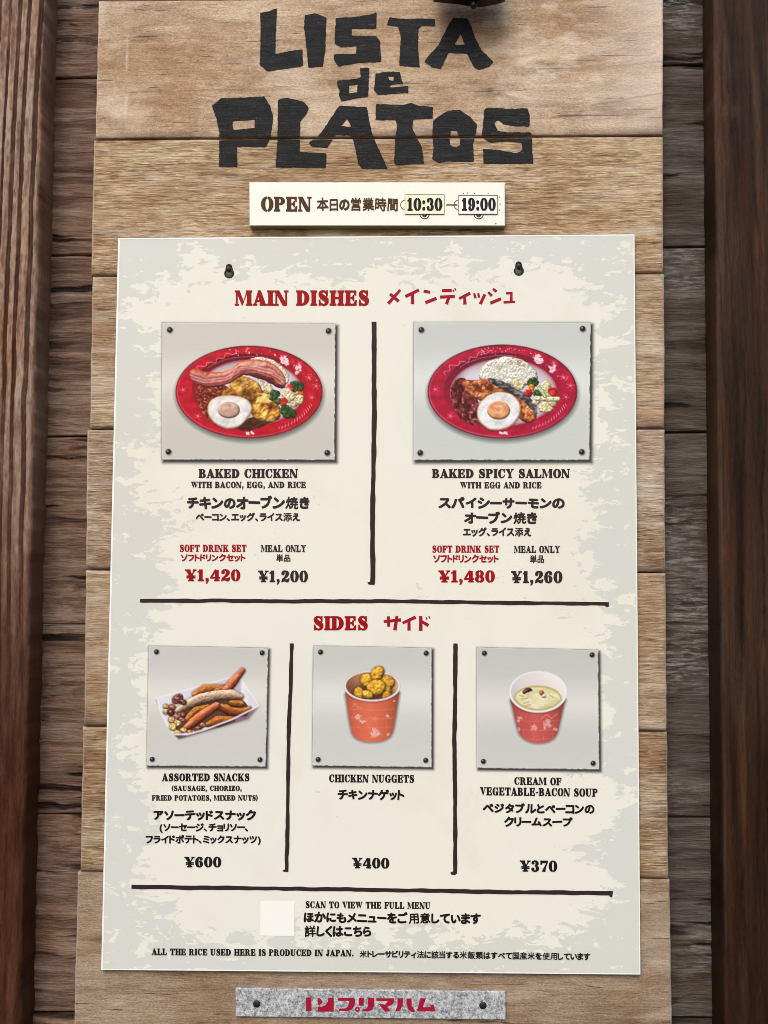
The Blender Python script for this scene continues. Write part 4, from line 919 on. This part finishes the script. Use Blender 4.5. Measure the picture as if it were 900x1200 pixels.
d, sg = p.path([(385,312),(430,330),(490,362),(550,395),(590,440),(600,470)], [8, 17, 16, 17, 15, 5]); d = p.wob(d, 2, 9, 7); p.put(p.cov(d), p.ramp(p.n(14, 8, 8) * 1.5 - .25 + sg * -.012, [(0, (30, 30, 34)), (.5, (78, 78, 80)), (1, (160, 156, 150))]))
eg = p.wob(p.ell(429, 457, 100, 86, -20), 2.5, 30, 13); p.mul(p.cov(eg - 5, 12) * .6, (.4, .3, .25)); p.blob(eg, (240, 241, 242), (252, 252, 252), (220, 218, 218), 14, 30, .10, 7, .10, .12)
p.put(np.exp(-((eg + 2) / 4) ** 2) * .55, (206, 168, 128)); y_ = p.ell(428, 454, 53, 42); p.blob(y_, (226, 160, 112), (240, 190, 150), (206, 128, 80), 15, 22, .14, 12, .25, .12); p.put(p.cov(p.ell(425, 435, 22, 8), 10) * .5, (250, 220, 190))
veg(p, [(585,322,27,'b'),(520,333,30,'c'),(580,348,17,'o'),(640,345,32,'c'),(610,375,24,'b'),(565,374,20,'r'),(676,370,24,'r'),(645,400,26,'c'),(600,412,20,'c'),(645,440,34,'c'),(676,420,20,'c')])
d, sg = p.path([(600,398),(650,402),(700,402)], 11); p.blob(p.wob(d, 2, 9, 3), (224, 218, 176), (244, 240, 208), (180, 170, 120), 31, 9, .3, 7)
d, sg = p.path([(612,345),(640,388)], 9); p.blob(d, (206, 212, 160), (236, 238, 196), (150, 160, 100), 32, 9, .3, 7)
p.build('printed picture of baked salmon, rice and egg on an oval red plate')

# -- assorted snacks
p = Pic(830, 810, 4.0, (160, 745), 5.0, [(174, 756.6), (314.3, 759), (311.3, 898.2), (171.4, 897.4)], 3000)
p.base(.80, .82, .40, (1.0, 1.0, .975)); p.bolts([(117, 94), (736, 100), (92, 724), (723, 726)], 14)
sh = p.poly([(120,380),(250,605),(655,490),(718,412),(600,300)], 0); p.mul(p.cov(sh - 2, 24) * .6, (.5, .5, .5))
p.put(p.cov(p.poly([(122,360),(190,540),(215,580),(250,606),(655,488),(720,410),(660,440)], 0)), p.ramp((p.X - 120) / 600, [(0, (196, 190, 204)), (.2, (110, 88, 92)), (.6, (120, 92, 96)), (1, (150, 130, 140))]))
tr = p.poly([(117,362),(580,234),(612,256),(620,262),(720,408),(640,448),(560,488),(400,548),(300,578),(215,578),(172,520),(135,440)], 0)
p.put(p.cov(tr), p.ramp((p.X - 120) / 600 + .15 * (p.n(80, 80, 3) - .5), [(0, (224, 221, 228)), (.5, (218, 213, 221)), (.8, (194, 187, 197)), (.86, (236, 233, 240)), (1, (210, 204, 214))]))
p.put(np.exp(-((tr + 3) / 3.5) ** 2) * .8, (240, 238, 246)); p.put(p.cov(p.poly([(240,470),(330,380),(520,330),(620,370),(670,430),(540,480),(300,570),(220,560)])) * .85, (84, 44, 30))
def saus(pts, r, st, sd, gl=.5):
    d, sg = p.path(pts, r); d = p.wob(d, 2, 22, sd); R = float(np.max(r)); u = sg / R + .5 * (p.n(24, 24, sd + 1) - .5) * .5
    p.mul(p.cov(d - 5, 12) * .5, (.4, .3, .25)); dif, sp_ = p.shade(d, sd, 12, R * .8, .7); p.put(p.cov(d), np.clip(p.ramp(u * .5 + .5, st) * np.clip(.55 + .62 * dif, 0, 1.2)[..., None], 0, 1)); p.mul(p.cov(d) * sm(.62, .72, p.n(9, 9, sd + 2)) * .45, (.6, .5, .4))
    g = np.exp(-((u + .35) / .16) ** 2) * gl * p.cov(d) * sm(.35, .6, p.n(40, 20, sd + 4)); p.put(g, (250, 226, 196))
ch = [(0, (226, 156, 106)), (.35, (200, 112, 68)), (.7, (156, 72, 42)), (1, (92, 38, 24))]; po = [(0, (206, 138, 62)), (.4, (172, 98, 36)), (.8, (120, 58, 22)), (1, (72, 32, 14))]
saus([(345,345),(400,318),(450,312),(520,305)], [20, 30, 26, 16], po, 21); saus([(470,325),(520,312)], 18, po, 24)
saus([(300,490),(350,440),(420,420)], [20, 24, 18], po, 30); saus([(500,420),(560,440),(630,445),(665,425)], [22, 34, 26, 10], po, 33); saus([(560,395),(610,400)], [20, 22], po, 36)
saus([(420,520),(480,500),(560,488)], [16, 32, 16], po, 39)
saus([(505,345),(560,280),(622,205)], [24, 26, 15], ch, 42); saus([(280,548),(330,508),(400,455),(470,410)], [16, 26, 26, 22], ch, 45)
saus([(240,440),(300,402),(380,368),(470,350),(560,345),(612,358)], [17, 27, 30, 30, 30, 17], [(0, (226, 206, 186)), (.35, (204, 178, 152)), (.7, (170, 138, 112)), (1, (112, 80, 60))], 48, .7)
for i, (x, y, a, b, rt, c) in enumerate([(240,370,36,26,-35,(122,62,48)),(270,388,24,17,20,(104,52,40)),(208,418,22,17,10,(176,96,86)),(172,415,17,15,0,(176,160,104)),(172,446,16,18,20,(190,168,112)),(202,450,22,22,0,(92,36,34)),(240,476,24,16,30,(170,92,84)),(266,490,20,16,0,(150,90,80)),(205,494,19,19,0,(206,160,96)),(242,514,22,18,20,(214,180,124)),(213,534,21,22,0,(214,172,92)),(243,570,24,16,5,(226,184,96)),(388,524,18,15,0,(186,128,76)),(360,545,26,17,-20,(128,62,38)),(312,562,18,11,10,(214,150,84)),(275,553,20,15,0,(222,176,112)),(272,462,16,20,0,(110,52,36))]):
    d = p.wob(p.ell(x, y, a, b, rt), 2, 14, 60 + i); p.mul(p.cov(d - 3, 9) * .5, (.4, .3, .3)); c = np.array(c); p.blob(d, c, np.minimum(255, c * 1.35 + 18), c * .6, 80 + i, 9, .45, 9); p.put(p.cov(p.ell(x - 4, y - 6, a * .3, b * .22), 6) * .55, (255, 244, 226))
rim_ = p.poly([(215,572),(300,572),(400,545),(560,484),(640,444),(720,404),(722,414),(640,456),(560,496),(400,556),(300,584),(215,584)], 0); p.put(p.cov(rim_) * .9, (228, 222, 234))
p.build('printed picture of sausages, potatoes and nuts in a white paper tray')

def cup(p, cx, yt, rx, ry, body, rimc, red, seed, insc):
    p.mul(p.cov(p.poly(body) - 6, 20) * .75, (.42, .42, .42)); d = p.poly(body, 1); u = (p.X - cx) / rx
    p.put(p.cov(d), p.ramp(u * .5 + .5 + .05 * (p.n(30, 60, 4) - .5), [(.0, tuple(np.array(red) * .80)), (.18, tuple(np.array(red) * .98)), (.45, tuple(np.minimum(255, np.array(red) * 1.05 + 4))), (.75, tuple(np.array(red) * .97)), (1, tuple(np.array(red) * .72))]))
    r_ = random.Random(seed)
    for k in range(3):
        yy = yt + ry + 36 + k * 52; xs = np.linspace(cx - rx * .74, cx + rx * .74, 24); pts = [(x, yy + 14 * (1 - ((x - cx) / rx) ** 2) + r_.uniform(-3, 3)) for x in xs]
        dd, _ = p.path(pts, 1.1); p.put(p.cov(dd) * p.cov(d + 6) * .40, (246, 190, 170))
    for k in range(4):
        x0 = cx - rx * .5 + k * rx * .33; dd, _ = p.path([(x0, yt + ry + 95), (x0 + 4, yt + ry + 160)], 1.0); p.put(p.cov(dd) * p.cov(d + 6) * .3, (246, 190, 170))
    dd, _ = p.path([(cx - rx * .68, yt + ry + 30), (cx - rx * .62, yt + ry + 8), (cx - rx * .5, yt + ry + 34), (cx - rx * .36, yt + ry + 42)] if seed == 1 else [(cx + rx * .1, yt + ry + 36), (cx + rx * .3, yt + ry + 8), (cx + rx * .45, yt + ry + 34), (cx + rx * .66, yt + ry + 4)], 1.6); p.put(p.cov(dd) * p.cov(d + 4) * .6, (250, 200, 186))
    e = p.ell(cx, yt, rx, ry); p.mul(p.cov(e - 7, 12) * p.cov(d, 3) * .35, (.4, .3, .3)); p.put(p.cov(e), rimc); p.mul(p.cov(e) * np.exp(-((e + 1) / 3) ** 2) * .5, (.7, .7, .72))
    i_ = p.ell(cx, yt - 1, rx - 13, ry - 10); p.put(p.cov(i_), p.ramp((p.X - cx) / rx * .4 + .5 - (p.Y - yt) / ry * .25 + .1 * (p.n(50, 50, 8) - .5), insc)); return i_, d

# -- chicken nuggets (a plain heap of round nuggets)
p = Pic(840, 815, 4.0, (350, 745), 5.0, [(367, 756.6), (506, 759), (505.8, 899), (365.6, 897.2)], 4000)
p.base(.80, .825, .42, (.995, 1.0, .98)); p.bolts([(128, 95), (747, 102), (114, 725), (744, 730)], 14)
i_, d = cup(p, 431, 294, 167, 92, [(268,300),(285,420),(305,540),(320,592),(370,618),(432,625),(500,616),(545,588),(562,520),(580,400),(596,300)], (232, 226, 226), (208, 106, 80), 1, [(0, (110, 66, 44)), (.4, (168, 122, 94)), (.7, (204, 160, 130)), (1, (216, 182, 156))])
p.put(p.cov(i_) * p.cov(p.ell(440, 345, 120, 58), 50) * .75, (84, 44, 22))
for i, (x, y, a, b) in enumerate([(520,275,44,40),(402,262,44,40),(355,338,38,32),(515,342,50,26),(462,222,48,36),(455,305,58,48),(405,345,36,26)]):
    d2 = p.wob(p.ell(x, y, a, b, i * 33), 5, 13, 90 + i); mk = np.where(p.Y > 300, p.cov(i_ + 4), 1.0); m = p.cov(d2 - 4, 12) * mk * .55; p.mul(m, (.42, .3, .2))
    cc = p.c.copy(); p.blob(d2, (232, 178, 58), (250, 214, 106), (180, 116, 30), 120 + i, 11, .5, 22, .04, .55); p.c = cc * (1 - mk[..., None]) + p.c * mk[..., None]
p.fleck([(350,478,18),(372,502,12),(390,500,8),(440,570,26),(470,572,14),(520,578,9),(560,385,7),(520,470,9)], 140, (238, 216, 208), .6)
star(p, 445, 486, 26, (236, 140, 110), .5)
p.build('printed picture of golden nuggets in a red paper cup')

# -- vegetable bacon soup
p = Pic(850, 830, 4.0, (540, 745), 5.0, [(558.5, 758.2), (701, 761.4), (702.3, 901.8), (558.6, 900)], 5000)
p.base(.785, .815, .46, (1.0, 1.0, .98)); p.bolts([(138, 102), (769, 112), (132, 736), (775, 747)], 14)
i_, d = cup(p, 453, 328, 172, 124, [(284,350),(305,430),(330,540),(350,590),(400,622),(460,632),(520,620),(560,590),(578,520),(600,420),(622,350)], (236, 236, 242), (190, 88, 82), 2, [(0, (200, 190, 200)), (.4, (220, 212, 212)), (.7, (228, 222, 216)), (1, (238, 234, 236))])
so = np.maximum(p.ell(450, 372, 142, 80), i_ + 3); p.put(p.cov(so), p.ramp(p.n(40, 22, 4) * 1.2 - .1, [(0, (204, 192, 142)), (.5, (226, 218, 180)), (1, (240, 236, 212))])); p.put(np.exp(-((so + 5) / 6) ** 2) * .7, (172, 160, 84))
p.blob(p.wob(p.poly([(358,330),(380,306),(410,304),(424,324),(392,330),(368,345)]), 3, 9, 5), (92, 62, 50), (140, 100, 84), (50, 30, 26), 6, 8, .3)
p.blob(p.wob(p.ell(474, 335, 14, 16), 3, 9, 7), (210, 96, 50), (236, 140, 90), (160, 60, 30), 8, 9, .2); p.blob(p.wob(p.ell(486, 354, 13, 11), 2, 9, 9), (236, 226, 216), (250, 246, 240), (190, 170, 160), 10, 9, .2)
for x0, y0, x1, y1 in ((345,350,368,356),(355,372,392,366),(368,395,400,388),(380,412,408,404),(520,350,545,362)):
    dd, _ = p.path([(x0, y0), (x1, y1)], 3); p.put(p.cov(dd, 6) * .6, (150, 138, 76))
p.fleck([(345,480,13),(338,500,9),(430,538,17),(415,546,8),(505,512,24),(520,528,11),(492,545,8),(556,545,14),(340,548,9)], 150, (238, 208, 204), .55)
p.build('printed picture of creamy soup in a red paper cup')

# ------------------------------------------------------------------ slab helper for small plates with thickness
def slab(name, quad, Yf, th, mat, parent, bev=.0006, sidemat=None):
    q = np.array(quad, float); c = q.mean(0); V = []; F = []
    x, z = at(q[:, 0], q[:, 1], Yf); cx, cz = x.mean(), z.mean()
    def ringq(ins, Y):
        b = len(V)
        for a, e in zip(x, z): V.append((a - np.sign(a - cx) * ins, Y, e - np.sign(e - cz) * ins))
        return b
    a = ringq(bev, Yf); b = ringq(0, Yf + bev); d = ringq(0, Yf + th)
    F.append([a + 3, a + 2, a + 1, a]); 
    for p0, p1 in ((a, b), (b, d)):
        for i in range(4): j = (i + 1) % 4; F.append([p0 + i, p0 + j, p1 + j, p1 + i])
    F.append([d, d + 1, d + 2, d + 3])
    o = mesh(name, V, F, mat, parent)
    if sidemat:
        o.data.materials.append(sidemat)
        for pi in range(5, 9): o.data.polygons[pi].material_index = 1
    return o

# ------------------------------------------------------------------ opening hours sign
YO = -0.005; YOT = YO - .0004
hours = thing('opening_hours_sign', 'small cream OPEN sign with two opening time stickers above the menu panel', 'sign', (P(442, 240, YO)[0], YO, P(442, 268, YO)[1]))
slab('sign_plate', [(292, 213.3), (592, 213.6), (592, 264.8), (292.4, 264.6)], YO, .0105, M['sign'], hours, .0008, M['under'])
line('L', 'OPEN', 306, 364.8, 231, 247.2, 'brown', 0, hours, YOT, 'sign_text')
line('J', '本日の営業時間', 370.6, 467, 231.6, 246.6, 'brown', 0, hours, YOT, 'sign_text', bold=.052)
o1 = slab('time_plate', [(474.4, 227.8), (520.8, 227.8), (520.8, 251), (474.4, 251)], YO - .0008, .00075, M['yplate'], hours, .0001); o1['label'] = 'pale yellow sticker reading 10:30'
line('L', '10:30', 477, 518, 232.4, 246.4, 'blackink', 0, o1, YO - .0012, 'time_digits')
o2 = slab('time_plate', [(537.2, 228.6), (583.2, 228.4), (583.2, 251), (537.2, 251)], YO - .0008, .00075, M['wplate'], hours, .0001); o2['label'] = 'white sticker reading 19:00'
line('L', '19:00', 541, 580.6, 232.4, 246.4, 'blackink', 0, o2, YO - .0012, 'time_digits')
ink = Ink(YO - .00112)
def outline(x0, y0, x1, y1, w):
    for a in ((x0, y0, x1, y0), (x1, y0, x1, y1), (x1, y1, x0, y1), (x0, y1, x0, y0)): ink.bar(*a, w)
outline(474.6, 228, 520.6, 250.8, .5); outline(537.4, 228.8, 583, 250.8, .6)
ink.build('sticker_edge', M['brown'], hours)
ink = Ink(YOT); ink.bar(523, 240, 536, 240, 1.3); ink.build('printed_dash', M['brown'], hours)
def arcline(segs):
    ink = Ink(YOT)
    for cx, cy, r, a0, a1, w_ in segs:
        a = np.radians(np.linspace(a0, a1, 9)); o = [(cx + (r + w_ / 2) * math.cos(t), cy + (r + w_ / 2) * math.sin(t)) for t in a]; i = [(cx + (r - w_ / 2) * math.cos(t), cy + (r - w_ / 2) * math.sin(t)) for t in a[::-1]]
        ink.poly(o + i, lift=0)
    ink.build('tab_outline', M['brown'], hours)
for cx in (497.5, 561): arcline([(cx, 250.8, 5.5, 5, 175, 1.0)]); arcline([(cx, 251.6, 1.8, 0, 180, 2.2)])
for cx in (475, 537.5): arcline([(cx, 240, 5.6, 100, 260, .8)])
ink = Ink(YOT)
for x, y in ((543, 226.6), (548, 226.2), (556, 226.6), (585.5, 231), (586, 239), (585.6, 246), (581, 262), (572, 226.4)): ink.poly(ringpts(x, y, .7, 7), lift=0)
tag(ink.build('rust_specks', M['brown'], hours), kind='stuff')

# ------------------------------------------------------------------ galvanised sponsor plate at the bottom
YS = 0.0015
plate_o = thing('metal_name_plate', 'galvanised metal strip with red Japanese lettering fixed to the bottom plank', 'name plate', (P(434, 1176, YS)[0], YS, P(434, 1195, YS)[1]))
slab('metal_strip', [(276, 1158.3), (592.4, 1162.2), (592.6, 1195), (276, 1191.2)], YS, .004, M['galv'], plate_o, .0004)
for sx, sy_ in ((300.8, 1176.4), (566, 1178.4)):
    x, z = P(sx, sy_, YS)
    s = lathe('screw', x, z, [(.0012, YS - .0012), (.0030, YS - .0010), (.0040, YS - .0003), (.0044, YS + .0006)], M['stud'], plate_o, 18)
    for rr in (.5, 2.0):
        ca, sa = math.cos(rr), math.sin(rr); L_, w_ = .0026, .00035
        mesh('screw_slot', [(x + a * ca - b * sa, YS - .00135 - .0001 * (rr > 1), z + a * sa + b * ca) for a, b in ((-L_, -w_), (L_, -w_), (L_, w_), (-L_, w_))], [[0, 1, 2, 3]], M['hole'], s)
LZ = lambda x, y: (270 + x / 2.5, 1140 + y / 2.5)
def logo(polys=(), bars=()):
    ink = Ink(YS - .0003)
    for p_ in polys: ink.poly([LZ(*a) for a in p_])
    for b in bars: x0, y0 = LZ(b[0], b[1]); x1, y1 = LZ(b[2], b[3]); ink.bar(x0, y0, x1, y1, b[4] / 2.5, (b[5] if len(b) > 5 else b[4]) / 2.5)
    ink.build('painted_letter', M['logo'], plate_o)
LZ = lambda x, y: (350 + x / 5.294, 1160 + y / 5.294)
logo([[(45,48),(78,46),(80,132),(46,132)]])
logo([[(118,52),(130,50),(142,62),(148,76),(136,90),(118,94)], [(182,48),(218,48),(218,135),(118,135),(118,106),(146,104),(168,92),(180,74)]])
logo([[(243,48),(340,50),(352,62),(345,100),(330,122),(300,132),(250,130),(250,117),(290,114),(308,100),(315,68),(243,68)]])
ri = Ink(YS - .0003)
for i_ in range(12):
    a_, b_ = 2 * math.pi * i_ / 12, 2 * math.pi * (i_ + 1) / 12
    ri.poly([LZ(364 + 16 * math.cos(a_), 121 + 16 * math.sin(a_)), LZ(364 + 16 * math.cos(b_), 121 + 16 * math.sin(b_)), LZ(364 + 6 * math.cos(b_), 121 + 6 * math.sin(b_)), LZ(364 + 6 * math.cos(a_), 121 + 6 * math.sin(a_))], lift=0)
ri.build('painted_letter', M['logo'], plate_o)
logo([[(372,50),(405,50),(403,98),(372,98)], [(428,50),(470,50),(468,100),(455,125),(430,135),(395,132),(395,122),(420,116),(430,98)]])
logo([[(482,52),(590,52),(592,72),(578,94),(550,105),(570,133),(535,135),(497,88),(522,88),(535,92),(556,70),(482,68)]])
logo([[(615,52),(648,52),(645,100),(625,130),(598,133),(612,100)], [(668,55),(700,52),(702,100),(725,135),(700,138),(675,115)]])
logo([[(755,52),(790,52),(770,108),(822,106),(814,92),(838,92),(850,133),(732,133)]])

# ------------------------------------------------------------------ black iron bracket poking in at the top
YK = -0.024
def xz(px, py): return P(px, py, YK)
br = thing('iron_lamp_bracket', 'black iron bracket with two bolt heads poking in above the word LISTA', 'bracket', (xz(560, 0)[0], YK, xz(560, -10)[1]))
prof = [(508, -1), (540, 2.2), (556, 5.2), (564, 5.2), (583, 1.8), (592, -1), (592, -40), (508, -40)]
V = []; F = []
for k_, Yk in enumerate((YK - .022, YK - .020, YK + .006)):
    for a, b in prof:
        q = xz(a, b); V.append((q[0], Yk, q[1] + (.0015 if k_ == 0 else 0)))
n = len(prof); F.append(list(range(n))); F.append(list(range(2 * n, 3 * n))[::-1])
for r in (0, n):
    for i in range(n): j = (i + 1) % n; F.append([r + i, r + i + n, r + j + n, r + j])
mesh('bracket_body', V, F, M['iron'], br)
def bolt(px, ytop, ybot, rpx):
    x, z1 = xz(px, ybot); z0 = xz(px, ytop)[1]; r = rpx * .00094; V = []; F = []; n = 16
    for rr, zz in ((r * .55, z1), (r * .9, z1 + .0012), (r, z1 + .003), (r, z1 + .0075), (r * .8, z1 + .008), (r * .8, z0 + .004)):
        for k in range(n): a = 2 * math.pi * k / n; V.append((x + rr * math.cos(a), YK - .008 + rr * math.sin(a), zz))
    for i in range(5):
        for k in range(n): F.append([i * n + k, i * n + (k + 1) % n, (i + 1) * n + (k + 1) % n, (i + 1) * n + k])
    F.append(list(range(n))[::-1]); mesh('bolt', V, F, M['iron'], br, smooth=True)
bolt(554.5, 0, 13.8, 4.4); bolt(585.2, -4, 5.8, 4.2)
